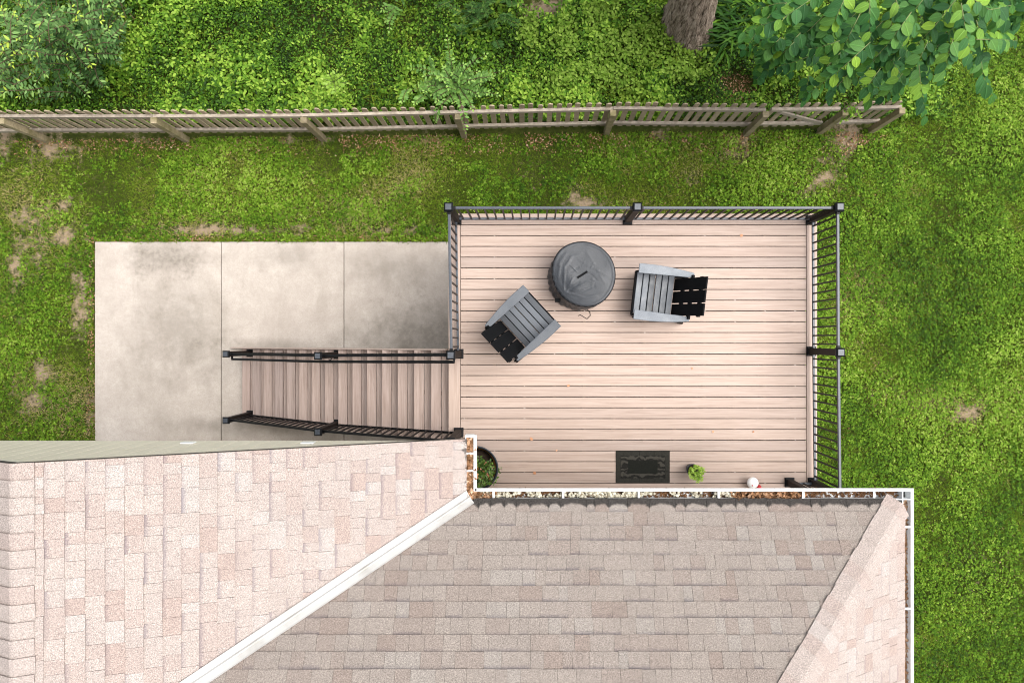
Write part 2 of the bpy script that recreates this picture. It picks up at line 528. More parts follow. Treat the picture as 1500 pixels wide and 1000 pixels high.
M['grey_lumber'] = lumber("grey_lumber", (0.085, 0.094, 0.106), 0.5)
M['grey_arm'] = lumber("grey_armrest", (0.135, 0.150, 0.168), 0.5)
M['black_lumber'] = plain("black_lumber", (0.004, 0.0043, 0.005), 0.7, 0.2, 60, 0.05, 0.1)

m = Mat("vinyl_cover", 0.40, 0.42)
f = m.noise(85, 3, 0.75); g = m.noise(6, 4, 0.6)
m.color(m.ramp(f, [(0.38, (0.006, 0.007, 0.0085)), (0.60, (0.048, 0.053, 0.061))]))
m.bump(f, 0.35, 0.003)
m.l(m.fr(g, 0.3, 0.7, 0.34, 0.55), m.b.inputs["Roughness"])
M['vinyl'] = m.m

m = Mat("rubber_mat", 0.85, 0.12)
g = m.n("ShaderNodeNewGeometry")
vo = m.n("ShaderNodeTexVoronoi"); vo.inputs["Scale"].default_value = 26.0
vo.feature = 'DISTANCE_TO_EDGE'
m.l(m.position((1, 1, 1)), vo.inputs["Vector"])
wv = m.n("ShaderNodeTexWave"); wv.wave_type = 'RINGS'; wv.inputs["Scale"].default_value = 9.0; wv.inputs["Distortion"].default_value = 9.0
wv.inputs["Detail"].default_value = 2.0
m.l(m.position((1, 1, 1)), wv.inputs["Vector"])
m.color(m.ramp(wv.outputs["Fac"], [(0.45, (0.014, 0.013, 0.011)), (0.8, (0.046, 0.042, 0.034))]))
m.bump(wv.outputs["Fac"], 0.8, 0.008)
M['mat'] = m.m
M['mat_edge'] = plain("rubber_edge", (0.026, 0.0245, 0.020), 0.85, 0.3, 60, 0.2, 0.12)
M['mat_center'] = plain("rubber_plain", (0.010, 0.0105, 0.008), 0.85, 0.3, 90, 0.3, 0.12)
M['pot_black'] = plain("planter_rim", (0.02, 0.024, 0.032), 0.45)
M['pot_rust'] = plain("planter_inside", (0.30, 0.15, 0.045), 0.8, 0.35, 9)
M['potsoil'] = plain("potting_soil", (0.035, 0.022, 0.013), 0.95, 0.4, 40, 0.6)
M['ceramic'] = plain("white_ceramic", (0.78, 0.76, 0.73), 0.3, 0.04)
M['red'] = plain("red_glaze", (0.42, 0.02, 0.025), 0.3, 0.1)
M['stone'] = plain("tan_figure", (0.30, 0.26, 0.16), 0.7, 0.3, 30, 0.3)

# ---------------------------------------------------------------- numpy noise and leaf fields
def vnoise(x, y, seed=0):
    xi = np.floor(x).astype(np.int64); yi = np.floor(y).astype(np.int64)
    fx = x - xi; fy = y - yi
    fx = fx * fx * (3 - 2 * fx); fy = fy * fy * (3 - 2 * fy)
    def h(a, b):
        n = (a * 374761393 + b * 668265263 + seed * 1442695041) & 0xffffffff
        n = ((n ^ (n >> 13)) * 1274126177) & 0xffffffff
        return ((n ^ (n >> 16)) & 0xffff) / 65535.0
    return (h(xi, yi) * (1 - fx) + h(xi + 1, yi) * fx) * (1 - fy) + (h(xi, yi + 1) * (1 - fx) + h(xi + 1, yi + 1) * fx) * fy


def fbm(x, y, seed=0, o=4):
    s = 0; a = 0.5; t = 0
    for i in range(o):
        s = s + a * vnoise(x * 2 ** i, y * 2 ** i, seed + i * 17); t += a; a *= 0.55
    return s / t


def leaf_field(name, pos, dirs, nrm, size, var, tv, tf, mat, parent=None, uvt=None, kind='stuff', width=None):
    """many leaves as ONE mesh: template tv (x along, y across, z up) set at pos along dirs with normal nrm"""
    pos = np.asarray(pos, float); n = len(pos)
    d = np.asarray(dirs, float); d = d / np.linalg.norm(d, axis=1)[:, None]
    nn = np.asarray(nrm, float)
    nn = nn - (nn * d).sum(1)[:, None] * d
    nn /= np.linalg.norm(nn, axis=1)[:, None] + 1e-9
    s = np.cross(nn, d)
    tv = np.asarray(tv, float); k = len(tv)
    size = np.asarray(size, float)
    wid = size if width is None else np.asarray(width, float)
    v = pos[:, None, :] + (tv[None, :, 0:1] * d[:, None, :] + tv[None, :, 2:3] * nn[:, None, :]) * size[:, None, None] + tv[None, :, 1:2] * s[:, None, :] * wid[:, None, None]
    v = v.reshape(-1, 3)
    org = np.array([*pos.mean(0)[:2], pos[:, 2].min()])
    if parent is not None: base = np.array(WLOC[parent])
    else: base = np.zeros(3)
    me = bpy.data.meshes.new(name)
    me.vertices.add(n * k)
    me.vertices.foreach_set("co", (v - org).astype(np.float32).ravel())
    fl = [len(q) for q in tf]; idx = np.concatenate([np.array(q) for q in tf])
    loops = (idx[None, :] + (np.arange(n) * k)[:, None]).ravel()
    me.loops.add(len(loops)); me.loops.foreach_set("vertex_index", loops.astype(np.int32))
    tot = np.tile(np.array(fl), n); st = np.concatenate([[0], np.cumsum(tot)[:-1]])
    me.polygons.add(len(tot)); me.polygons.foreach_set("loop_start", st.astype(np.int32))
    try: me.polygons.foreach_set("loop_total", tot.astype(np.int32))
    except Exception: pass
    if uvt is not None:
        l = me.uv_layers.new(name="UVMap")
        u = np.asarray(uvt, float)[idx]
        l.data.foreach_set("uv", np.tile(u, (n, 1)).astype(np.float32).ravel())
    a = me.attributes.new("var", 'FLOAT', 'POINT')
    a.data.foreach_set("value", np.repeat(np.clip(var, 0, 1), k).astype(np.float32))
    me.materials.append(mat)
    me.update(calc_edges=True)
    me.validate()
    o = bpy.data.objects.new(name, me); COL.objects.link(o)
    WLOC[o] = Vector(org)
    if parent is not None: o.parent = parent
    o.location = Vector(org - base)
    if kind: o["kind"] = kind
    return o


def rand_dirs(n, tilt):
    """random headings with pitch spread, and normals near straight up"""
    a = NP.uniform(0, 2 * np.pi, n); t = NP.normal(0, tilt, n)
    d = np.stack([np.cos(a) * np.cos(t), np.sin(a) * np.cos(t), np.sin(t)], 1)
    nm = np.stack([NP.normal(0, tilt, n), NP.normal(0, tilt, n), np.ones(n)], 1)
    return d, nm


# small templates
T_BLADE = ([(0, -0.05, 0), (0, 0.05, 0), (0.55, 0.045, 0.12), (1, 0, 0.05), (0.55, -0.045, 0.12)], [(0, 1, 2, 4), (4, 2, 3)])
T_LEAF = ([(0, 0, 0), (0.3, -0.26, 0.07), (0.7, -0.22, 0.05), (1, 0, -0.06), (0.7, 0.22, 0.05), (0.3, 0.26, 0.07), (0.5, 0, -0.02)],
          [(0, 1, 6), (1, 2, 6), (2, 3, 6), (3, 4, 6), (4, 5, 6), (5, 0, 6)])
T_LANCE = ([(0, 0, 0), (0.4, -0.15, 0.05), (1, 0, -0.08), (0.4, 0.15, 0.05)], [(0, 1, 2), (0, 2, 3)])
_cv = []; _cf = []
for k in range(3):
    a = k * 2 * math.pi / 3
    def _r(x, y, z, a=a): return (x * math.cos(a) - y * math.sin(a), x * math.sin(a) + y * math.cos(a), z)
    b = len(_cv)
    _cv += [_r(0, 0, 0), _r(0.36, -0.30, 0.03), _r(0.6, 0, -0.04), _r(0.36, 0.30, 0.03)]
    _cf += [(b, b + 1, b + 2, b + 3)]
T_CLOVER = (_cv, _cf)
NS = 7
_bv = []; _bu = []; _bf = []
for i in range(NS + 1):
    t = i / NS
    w = 0.335 * (math.sin(math.pi * t ** 0.86)) ** 0.72 if 0 < t < 1 else 0.012
    rip = 0.016 * math.sin(t * 17)
    for sgn in (-1, 0, 1):
        _bv.append((t, sgn * w, (0.05 if sgn else 0) * (w / 0.36) + (rip if sgn else 0) - 0.16 * t * t)); _bu.append((t, 0.5 + sgn * w))
for i in range(NS):
    for j in (0, 1):
        a = i * 3 + j
        _bf.append((a, a + 3, a + 4, a + 1))
T_BIG = (_bv, _bf)

# ---------------------------------------------------------------- setting: the ground
BARE = [(45, 350, .32, .6), (85, 300, .4, .16), (45, 575, .35, .40), (28, 390, .25, .25), (100, 345, .45, .2), (60, 540, .3, .3), (15, 190, .6, .5), (848, 280, .40, .2),
        (1010, 262, .30, .2), (1240, 200, .42, .38), (1078, 340, .2, .2), (1210, 255, .35, .35), (1190, 275, .3, .25), (330, 335, 1.8, .14), (560, 335, 1.4, .12), (845, 298, .8, .12),
        (120, 420, .22, 1.1), (795, 8, .75, .5), (225, 203, .7, .12), (430, 203, .7, .12), (640, 200, .7, .12), (980, 200, .5, .15), (1090, 205, .4, .25), (1075, 230, .4, .2), (1420, 600, .4, .3), (70, 215, .8, .3), (135, 600, .15, .8)]


def bare_at(x, y):
    r = np.zeros_like(x)
    for px, py, sx, sy in BARE:
        p = P(px, py, H)
        q = ((x - p.x) / sx) ** 2 + ((y - p.y) / sy) ** 2
        r = np.maximum(r, np.exp(-q * 1.2))
    r = r * np.clip(.25 + 2.2 * (fbm(x * 4.5, y * 4.5, 15) - .33), .0, 1.1)
    dry = np.clip((-x - 5.0) / 5.0, 0, 1) * 0.25
    return r + (fbm(x * 1.3, y * 1.3, 5) > 0.66) * 0.25 + dry * (y < 3.7)


def ground_z(x, y):
    return 0.05 * (fbm(x * 0.5, y * 0.5, 91) - 0.5) * 2 * np.clip((np.abs(y - 0.5) - 2.4) / 1.0, 0, 1)


gx = np.concatenate([[-400, -150, -60, -25], np.arange(-14, 14.01, 0.16), [25, 60, 150, 400]])
gy = np.concatenate([[-400, -150, -60, -25], np.arange(-10, 10.01, 0.16), [25, 60, 150, 400]])
XX, YY = np.meshgrid(gx, gy)
ZZ = ground_z(XX, YY)
nx, ny = len(gx), len(gy)
gv = np.stack([XX.ravel(), YY.ravel(), ZZ.ravel()], 1)
gf = [(j * nx + i, j * nx + i + 1, (j + 1) * nx + i + 1, (j + 1) * nx + i) for j in range(ny - 1) for i in range(nx - 1)]
me = bpy.data.meshes.new("ground")
me.from_pydata(gv.tolist(), [], gf)
a = me.attributes.new("bare", 'FLOAT', 'POINT')
a.data.foreach_set("value", bare_at(gv[:, 0], gv[:, 1]).astype(np.float32))
me.materials.append(M['soil'])
me.polygons.foreach_set("use_smooth", [True] * len(me.polygons))
ground = bpy.data.objects.new("ground", me); COL.objects.link(ground)
tag(ground, kind='structure')

# patio of poured slabs
patio = empty("patio", (-4.5, 0, 0), kind='structure')
PZ = 0.06
xs = [-7.87, -5.605, -3.41, -1.20, 1.2, 3.4]
for i in range(5):
    box_obj("slab", (xs[i] + 0.006, -2.6, -0.06), (xs[i + 1] - 0.006, 1.78, PZ), M['concrete'], patio, 0.006)
joint = MB()
for x in xs[1:-1]: joint.box((x - 0.0055, -2.6, -0.05), (x + 0.0055, 1.775, PZ - 0.025))
joint.build("joint_filler", M['potsoil'], patio)

# ---------------------------------------------------------------- the deck
DZ = H - 9.18                                # deck top, 3.09 m
def dx(px): return (px - PX) * 0.00918
def dy(py): return -(py - PY) * 0.00918
deck = empty("deck", (1.3, 0, 0), "raised deck of pinkish tan boards with border boards, reached by a staircase", "deck")
BX0, BX1 = dx(674.6), dx(1181.4)
y0 = dy(329.4)
pitch = 0.14455
BT = 0.025
nb = 24
for i in range(nb):
    a_ = y0 - i * pitch; b_ = a_ - pitch
    jig = R.uniform(-0.001, 0.001)
    box_obj("deck_board", (BX0 + 0.003, b_ + 0.0048, DZ - BT), (BX1 - 0.003, a_ - 0.0048, DZ + jig), M['deck'], deck, 0.0025)
yb = y0 - nb * pitch                          # about py = 707
YB = yb - 0.155
box_obj("border_board", (dx(657), y0 + 0.004, DZ - BT), (dx(1197), dy(313), DZ), M['deck'], deck, 0.004)
box_obj("border_board", (BX0, YB, DZ - BT), (BX1, yb - 0.004, DZ), M['deck'], deck, 0.004)
box_obj("border_board", (dx(657), YB, DZ - BT), (BX0 - 0.003, y0 - 0.002, DZ + 0.0005), M['border'], deck, 0.004)
box_obj("border_board", (BX1 + 0.003, YB, DZ - BT), (dx(1197), y0 - 0.002, DZ + 0.0005), M['border'], deck, 0.004)
f0 = MB(); f0.box((dx(657) + .012, dy(313) - .034, DZ - .30), (dx(1197) - .012, dy(313) - .012, DZ - BT - .002)); f0.build("fascia_board", M['fascia'], deck)
f0 = MB(); f0.box((dx(657) + .012, YB, DZ - .30), (dx(657) + .034, dy(313) - .036, DZ - BT - .002)); f0.build("fascia_board", M['fascia'], deck)
f0 = MB(); f0.box((dx(1197) - .034, YB, DZ - .30), (dx(1197) - .012, dy(313) - .036, DZ - BT - .002)); f0.build("fascia_board", M['fascia'], deck)
x = BX0 + 0.05
while x < BX1:
    box_obj("joist", (x - .019, YB + .01, DZ - .27), (x + .019, dy(313) - .04, DZ - BT - .001), M['joist'], deck)
    x += 0.405
for px_, py_ in ((672, 330), (925, 330), (1183, 330), (672, 610), (1183, 610)):
    box_obj("support_post", (dx(px_) - .07, dy(py_) - .07, -.05), (dx(px_) + .07, dy(py_) + .07, DZ - .28), M['joist'], deck)
box_obj('gap_blackout_sheet', (dx(657) + .04, YB, DZ - .305), (dx(1197) - .04, dy(313) - .04, DZ - .30), M['roofdeck'], deck)  # unseen black sheet added so the gaps between boards look dark
clips = MB()
for i in range(1, nb + 1):
    yy = y0 - i * pitch
    x = BX0 + 0.05
    while x < BX1:
        if R.random() < 0.14:
            q = R.uniform(.005, .014)
            clips.box((x - q, yy - .0050, DZ - .018), (x + q, yy + .0050, DZ - .008))
        x += 0.405
o = clips.build("board_clip", M['clip'], deck); o["kind"] = 'stuff'

# ---------------------------------------------------------------- staircase
stair = empty("staircase", (-3.2, -0.74, 0), "straight flight of fifteen brown composite treads going down from deck to concrete patio", "stairs")
SX0 = dx(657.5); RUN = 0.268; RISE = 0.1932
SYA, SYB = -0.125, -1.345                      # tread ends
def sx(i): return SX0 - RUN * i
def sz(i): return DZ - RISE * i
for i in range(1, 16):
    xf, xb = sx(i), sx(i - 1) + 0.028
    xm = xf + 0.142
    z = sz(i)
    box_obj("tread_board", (xf, SYB, z - .025), (xm - .0035, SYA, z), M['tread'], stair, 0.004)
    box_obj("tread_board", (xm + .0035, SYB, z - .025), (xb, SYA, z), M['tread'], stair, 0.004)
    box_obj("riser", (xb + .001, SYB + .004, z - .02), (xb + .018, SYA - .004, z + RISE - .027), M['fascia'], stair)
box_obj("riser", (sx(15) + .029, SYB + .004, PZ), (sx(15) + .045, SYA - .004, sz(15) - .026), M['fascia'], stair)
for yy in (SYA + .002, SYB - .024):
    s_ = MB()
    a = Vector((sx(0) + .02, yy + .011, sz(0) - .20)); b = Vector((sx(15.6), yy + .011, sz(15.6) - .06))
    s_.bar(a, b, .022, .27)
    s_.build("stringer", M['fascia'], stair)
for yy in (SYA - .1, -.735, SYB + .1):
    s_ = MB(); s_.bar((sx(0) - .1, yy, sz(0) - .50), (sx(13.6), yy, sz(13.6) - .34), .04, .18); s_.build("carriage_beam", M['joist'], stair)

# ---------------------------------------------------------------- railings
RH = 0.90


def post(parent, x, y, zb, h=RH, base=True):
    """bronze sleeve with black foot trim and cap"""
    p = box_obj("post", (x - .042, y - .042, zb), (x + .042, y + .042, zb + h - .012), M['sleeve'], parent, 0.003)
    if base:
        b = MB(); b.box((x - .064, y - .064, zb + .001), (x + .064, y + .064, zb + .022)); b.box((x - .055, y - .055, zb + .0215), (x + .055, y + .055, zb + .045))
        b.build("base_trim", M['rail'], p, 0.003)
    c = MB(); c.box((x - .055, y - .055, zb + h - .04), (x + .055, y + .055, zb + h - .012))
    q = .036
    c.add([(x - .055, y - .055, zb + h - .0115), (x + .055, y - .055, zb + h - .0115), (x + .055, y + .055, zb + h - .0115), (x - .055, y + .055, zb + h - .0115),
           (x - q, y - q, zb + h + .008), (x + q, y - q, zb + h + .008), (x + q, y + q, zb + h + .008), (x - q, y + q, zb + h + .008)],
          [(4, 5, 6, 7), (0, 1, 5, 4), (1, 2, 6, 5), (2, 3, 7, 6), (3, 0, 4, 7)])
    c.m = [0] * 6 + [1] + [0] * 4
    c.build("post_cap", None, p, mats=[M['rail'], M['rail_top']])
    return p


def rail_run(parent, a, b, skip=0.042, bw=.019, pitch=.113, top='rail_top'):
    """top rail, bottom rail and balusters between posts at a and b (deck points)"""
    a = Vector(a); b = Vector(b); d = (b - a); L = d.length; u = d / L
    flat = Vector((u.x, u.y, 0)); fl = flat.length; flat.normalize()
    s0 = a + u * (skip / fl); s1 = b - u * (skip / fl)
    zt, zb = RH - .075, .085
    bar_obj("top_rail", s0 + Vector((0, 0, zt)), s1 + Vector((0, 0, zt)), .034, .032, M[top], parent, 0.006)
    bar_obj("bottom_rail", s0 + Vector((0, 0, zb)), s1 + Vector((0, 0, zb)), .03, .03, M[top], parent, 0.005)
    for s, dd in ((s0, 1), (s1, -1)):
        bar_obj("rail_bracket", s + Vector((0, 0, zt)), s + u * dd * .04 + Vector((0, 0, zt)), .044, .044, M['rail'], parent, 0.004)
    run = (s1 - s0).length * fl
    n = max(1, int(round(run / pitch)))
    for k in range(n):
        p = s0 + (s1 - s0) * ((k + .5) / n)
        box_obj("baluster", (p.x - bw / 2, p.y - bw / 2, p.z + zb + .0155), (p.x + bw / 2, p.y + bw / 2, p.z + zt - .0165), M['rail'], parent)


YR = 1.632
cL, cM, cR = (-1.045, YR, DZ), (1.25, YR, DZ), (3.709, YR, DZ)
rb = empty("deck_railing", (1.3, YR, DZ), "black metal deck railing along the far lawn edge of the deck, three capped posts", "railing", "black railings round the deck")
for c in (cL, cM, cR): post(rb, *c)
rail_run(rb, cL, cM); rail_run(rb, cM, cR)
rl = empty("deck_railing", (-1.03, .7, DZ), "short black deck railing beside the concrete patio, ending at the stair top", "railing", "black railings round the deck")
tL = (-1.018, -.166, DZ)
post(rl, *tL)
rail_run(rl, cL, tL)
rr = empty("deck_railing", (3.72, 0, DZ), "black deck railing on the right side beside open lawn, post halfway along", "railing", "black railings round the deck")
r1, r2, r3 = (3.717, -.132, DZ), (3.736, -1.89, DZ), (3.425, -1.89, DZ)
for c in (r1, r2, r3): post(rr, *c)
rail_run(rr, cR, r1); rail_run(rr, r1, r2)
rail_run(rr, r3, r2, pitch=.2)


def stair_rail(yy, ytop, label, hand):
    t = empty("stair_railing", (-3.0, yy, 0), label, "railing", "black railings of the staircase")
    i0, i1 = 14.45, 7.2
    p0 = Vector((sx(i0), yy, sz(15))); p1 = Vector((sx(i1) , yy, sz(8)))
    post(t, p0.x, p0.y, p0.z, .98); post(t, p1.x, p1.y, p1.z, 1.03)
    top = Vector((-1.018, ytop, DZ))
    if not hand: post(t, top.x, top.y, top.z)
    a = Vector((p0.x, yy, p0.z + .04)); b = Vector((p1.x, yy, p1.z + .09)); c = Vector((top.x - .02, ytop, DZ - .02))
    rail_run(t, a, b, pitch=.118, top='rail'); rail_run(t, b, c, pitch=.118, top='rail')
    if hand:
        q = -.088
        z0 = Vector((0, q, RH - .16)); h = MB()
        pts = [a + Vector((.02, -.02, RH - .16)), a + Vector((.02, q, RH - .16)), b + z0, c + z0 + Vector((.04, 0, 0)), c + Vector((.04, -.03, RH - .16))]
        h.tube(pts, .019, 10)
        h.build("handrail", M['rail'], t, smooth=True)
        g = MB(); g.tube([b + Vector((.12, -.04, RH - .2)), b + Vector((.12, q * .6, RH - .24)), b + Vector((.06, q, RH - .19))], .008, 6)
        g.build("handrail_bracket", M['rail'], t)
    return t


stair_rail(-.205, -.166, "black stair railing on the upper side of the steps, with round grab rail inside", True)
stair_rail(-1.285, -1.22, "black stair railing nearer the gable wall, balusters seen over the patio", False)

# ---------------------------------------------------------------- the house
house = empty("house", (0, -4.0, 0), "beige sided house with pale pinkish shingle roof, white gutters and a white valley strip", "house")
TH = math.radians(33.4); TL = math.atan(0.40)
EZ = H - 6.93
EY = -1.615                                   # main eave
EXR = 3.735                                   # right eave
EXL = -0.711                                  # eave of the gabled wing
RAKE = -0.985
RX = -4.22                                    # ridge of the gabled wing
tm = math.tan(TH)
VS = tm / 0.40                                # plan slope of the valley: dX per dY


class Slope:
    def __init__(s, origin, v, up):
        s.o = Vector(origin); s.v = Vector(v).normalized(); s.u = Vector(up).normalized()
        s.n = s.v.cross(s.u).normalized()
        if s.n.z < 0: s.n = -s.n

    def at(s, t, q, h=0.0): return s.o + s.v * t + s.u * q + s.n * h


main = Slope((0, EY, EZ), (1, 0, 0), (0, -math.cos(TH), math.sin(TH)))
left = Slope((EXL, 0, EZ), (0, -1, 0), (-math.cos(TL), 0, math.sin(TL)))
right = Slope((EXR, 0, EZ), (0, -1, 0), (-math.cos(TH), 0, math.sin(TH)))
cm, cl = math.cos(TH), math.cos(TL)


def clip(poly, a, b, c):
    """keep a*t + b*q <= c"""
    out = []
    for i in range(len(poly)):
        p, r = poly[i], poly[(i + 1) % len(poly)]
        dp = a * p[0] + b * p[1] - c; dr = a * r[0] + b * r[1] - c
        if dp <= 0: out.append(p)
        if (dp < 0) != (dr < 0) and abs(dp - dr) > 1e-12:
            k = dp / (dp - dr); out.append((p[0] + (r[0] - p[0]) * k, p[1] + (r[1] - p[1]) * k))
    return out


def area(p): return abs(sum(p[i][0] * p[(i + 1) % len(p)][1] - p[(i + 1) % len(p)][0] * p[i][1] for i in range(len(p)))) / 2


def px_of(v):
    d = H - v.z
    return PX + v.x / d * F, PY - v.y / d * F, F / d


ALL_SH = []                                   # (pixel area, slope key, verts, faces, uv, material)


def lay(sl, key, t0, t1, q_edges, halfs, stain=0):
    for k in range(len(q_edges) - 1):
        q0, q1 = q_edges[k], q_edges[k + 1]
        t = t0 - R.uniform(0, .3)
        prev = None
        while t < t1:
            w = R.choice((.085, .10, .12, .14, .155, .17, .19, .22, .26))
            over = .035
            poly = [(t + .0010, q0), (t + w - .0010, q0), (t + w - .0010, q1 + over), (t + .0010, q1 + over)]
            for h in halfs: poly = clip(poly, *h) if poly else poly
            raised = R.random() < .45
            tt = t; t += w
            if len(poly) < 3 or area(poly) < 3e-4: continue
            th = (.0085 if raised else .0045) + R.uniform(-.0006, .0006)
            L = q1 + over - q0
            jit = R.uniform(-.003, .003)
            n = len(poly)
            lo = [sl.at(a, b + (jit if b < q0 + .001 else 0), .0005) for a, b in poly]
            hi = [sl.at(a, b + (jit if b < q0 + .001 else 0), .003 + (th + .006) * (1 - (b - q0) / L)) for a, b in poly]
            uv = [((a - tt) / w, (b - q0) / (q1 - q0)) for a, b in poly] * 2
            fc = [tuple(range(n))[::-1], tuple(range(n, 2 * n))] + [(i, (i + 1) % n, n + (i + 1) % n, n + i) for i in range(n)]
            if sl.v.cross(sl.u).dot(sl.n) < 0: fc = [f[::-1] for f in fc]
            c = sum(hi, Vector()) / n
            px, py, sc = px_of(c)
            vis = 0
            if -20 < px < 1520 and -20 < py < 1015: vis = area(poly) * sc * sc
            bi = R.choices(range(5), SW)[0]
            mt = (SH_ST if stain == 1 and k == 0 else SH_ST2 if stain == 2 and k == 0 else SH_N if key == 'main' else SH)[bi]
            ALL_SH.append((vis, key, lo + hi, fc, uv, mt, 0.0 if raised else R.uniform(.2, 1)))


# valley: main slope point (x, q) lies right of the valley line  x >= EXL - VS*(q*cm) + gap
VG = 0.072
lay(main, 'main', -6.0, 4.2, [-.02, .121] + [.121 + .1435 * i for i in range(1, 24)],
    [(-1, -VS * cm, -EXL - VG * 1.25), (1, cm, EXR - 0.09)], 1)
# gabled wing: t = -y ;  valley: t <= -EY + (q*cl)/VS - gap
lay(left, 'left', .985, 4.3, [-.02, .125] + [.125 + .1435 * i for i in range(1, 26)],
    [(-1, 0, -(-RAKE) - .004), (1, -cl / VS, -EY - VG * .62), (0, 1, (EXL - RX) / cl - .10)], 2)
lay(right, 'right', 1.6, 5.4, [-.02, .125] + [.125 + .1435 * i for i in range(1, 24)],
    [(-1, cm, EY - 0.09)], 0)

roofs = {}
SLH = 4.2
def slab(name, pts, th):
    n = len(pts); v = [p - Vector((0, 0, .004)) for p in pts] + [p - Vector((0, 0, th)) for p in pts]
    return obj(name, v, [tuple(range(n)), tuple(range(n, 2 * n))[::-1]] + [(i, n + i, n + (i + 1) % n, (i + 1) % n) for i in range(n)], M['roofdeck'], house)

QH = 4.0
yq = lambda q: EY - q * cm
zq = lambda q: EZ + q * math.sin(TH)
qr = QH
roofs['main'] = slab("roof", [Vector((EXL, EY, EZ)), Vector((EXL - VS * qr * cm, yq(qr), zq(qr))), Vector((EXR - qr * cm, yq(qr), zq(qr))), Vector((EXR, EY, EZ))][::-1], .05)
ql = (EXL - RX) / cl
zr = EZ + ql * math.sin(TL)
vy = EY - (EXL - RX) / VS
roofs['left'] = slab("roof", [Vector((EXL, RAKE, EZ)), Vector((RX, RAKE, zr)), Vector((RX, vy, zr)), Vector((EXL, EY, EZ))], .05)
roofs['far'] = slab("roof", [Vector((RX, RAKE, zr)), Vector((RX - 3.6, RAKE, zr - 3.6 * .40)), Vector((RX - 3.6, vy, zr - 3.6 * .40)), Vector((RX, vy, zr))], .05)
roofs['right'] = slab("roof", [Vector((EXR, EY, EZ)), Vector((EXR - qr * cm, yq(qr), zq(qr))), Vector((EXR - qr * cm, -6.5, zq(qr))), Vector((EXR, -6.5, EZ))], .05)

far = Slope((RX - 3.6, 0, zr - 3.6 * .40), (0, -1, 0), (math.cos(TL), 0, math.sin(TL)))
lay(far, 'far', .985, 4.0, [ .1435 * i for i in range(0, 27)], [(-1, 0, -(-RAKE) - .004)], 0)

ALL_SH.sort(key=lambda a: -a[0])
for vis, key, v, f, uv, mt, bd in ALL_SH[:300]:
    obj("shingle", v, f, mt, roofs[key], uv=uv, attr=[bd] * len(v))
rv = []; rf = []; ru = []; rm = []; ra = []
allm = SH + SH_N + SH_ST + SH_ST2
for vis, key, v, f, uv, mt, bd in ALL_SH[300:]:
    b = len(rv); rv += v; ru += uv; ra += [bd] * len(v)
    rf += [tuple(i + b for i in q) for q in f]; rm += [allm.index(mt)] * len(f)
o = obj("shingle_field", rv, rf, None, house, mats=allm, mi=rm, uv=ru, attr=ra); o["kind"] = 'stuff'


def cap_run(parent, a, b, n1, n2, width, step, tone=None):
    """bent ridge caps from a up to b, folded over two slopes with normals n1, n2"""
    a = Vector(a); b = Vector(b); d = (b - a).normalized(); L = (b - a).length
    n1 = Vector(n1); n2 = Vector(n2)
    s1 = d.cross(n1).normalized(); s2 = d.cross(n2).normalized()
    if s1.dot(n2) > 0: s1 = -s1                # sideways directions that fall away on each slope
    if s2.dot(n1) > 0: s2 = -s2
    up = (n1 + n2).normalized()
    k = 0; q = 0.0
    while q < L:
        e = step * R.uniform(.97, 1.03)
        w = width * R.uniform(.96, 1.04)
        rows = []
        for qq, hh in ((q, .027), (min(L, q + e + .035), .008)):
            c = a + d * qq
            for f_, hz in ((-1, 0), (-.5, .004), (-.12, .0), (.12, .0), (.5, .004), (1, 0)):
                sv = s1 if f_ < 0 else s2; nn = n1 if f_ < 0 else n2
                base = c + sv * w * abs(f_) + nn * (hh + .004)
                if abs(f_) < .2: base = c + sv * w * abs(f_) + up * (hh + .008)
                rows.append(base)
            for f_ in (-1, -.5, -.12, .12, .5, 1):
                sv = s1 if f_ < 0 else s2; nn = n1 if f_ < 0 else n2
                rows.append(c + sv * w * abs(f_) + nn * (hh - .006))
        fcs = []
        for j in range(5):
            fcs.append((j, j + 1, 12 + j + 1, 12 + j)); fcs.append((6 + j + 1, 6 + j, 18 + j, 18 + j + 1))
            fcs.append((6 + j, 6 + j + 1, j + 1, j)); fcs.append((12 + j, 12 + j + 1, 18 + j + 1, 18 + j))
        fcs += [(0, 12, 18, 6), (5, 11, 23, 17)]
        obj("ridge_cap", rows, fcs, SH[R.choices(range(5), (.3, .4, .02, .26, .02))[0]], parent)
        q += e


hip0 = Vector((EXR - .03, EY - .03, EZ + .02)); hl = 3.3
hip1 = Vector((EXR - hl, EY - hl, EZ + hl * tm))
cap_run(roofs['right'], hip0, hip1, main.n, right.n, .155, .143)
n_far = Vector((-math.sin(TL), 0, math.cos(TL)))
cap_run(roofs['left'], (RX, RAKE + .002, zr), (RX, -3.3, zr), left.n, n_far, .15, .143)

# white valley strip with a rib down its middle
vd = Vector((-VS, -1, tm)); vd.normalize()
v0 = Vector((EXL, EY, EZ)) - vd * .065; v1 = Vector((EXL, EY, EZ)) + vd * 5.6
sa = vd.cross(left.n).normalized(); sb = vd.cross(main.n).normalized()
if sa.dot(Vector((0, 1, 0))) < 0: sa = -sa
if sb.dot(Vector((0, -1, 0))) < 0: sb = -sb
upv = (left.n + main.n).normalized()
rows = []
for p in (v0, v1):
    rows += [p + sa * .086 + left.n * .026, p + sa * .084 + left.n * .018, p + sa * .02 + left.n * .013, p + upv * .035, p + sb * .02 + main.n * .013, p + sb * .084 + main.n * .018, p + sb * .086 + main.n * .026]
fl = obj("valley_flashing", rows, [(j, j + 1, j + 8, j + 7) for j in range(6)], M['flashing'], house)
sol = fl.modifiers.new("thickness", 'SOLIDIFY'); sol.thickness = .003

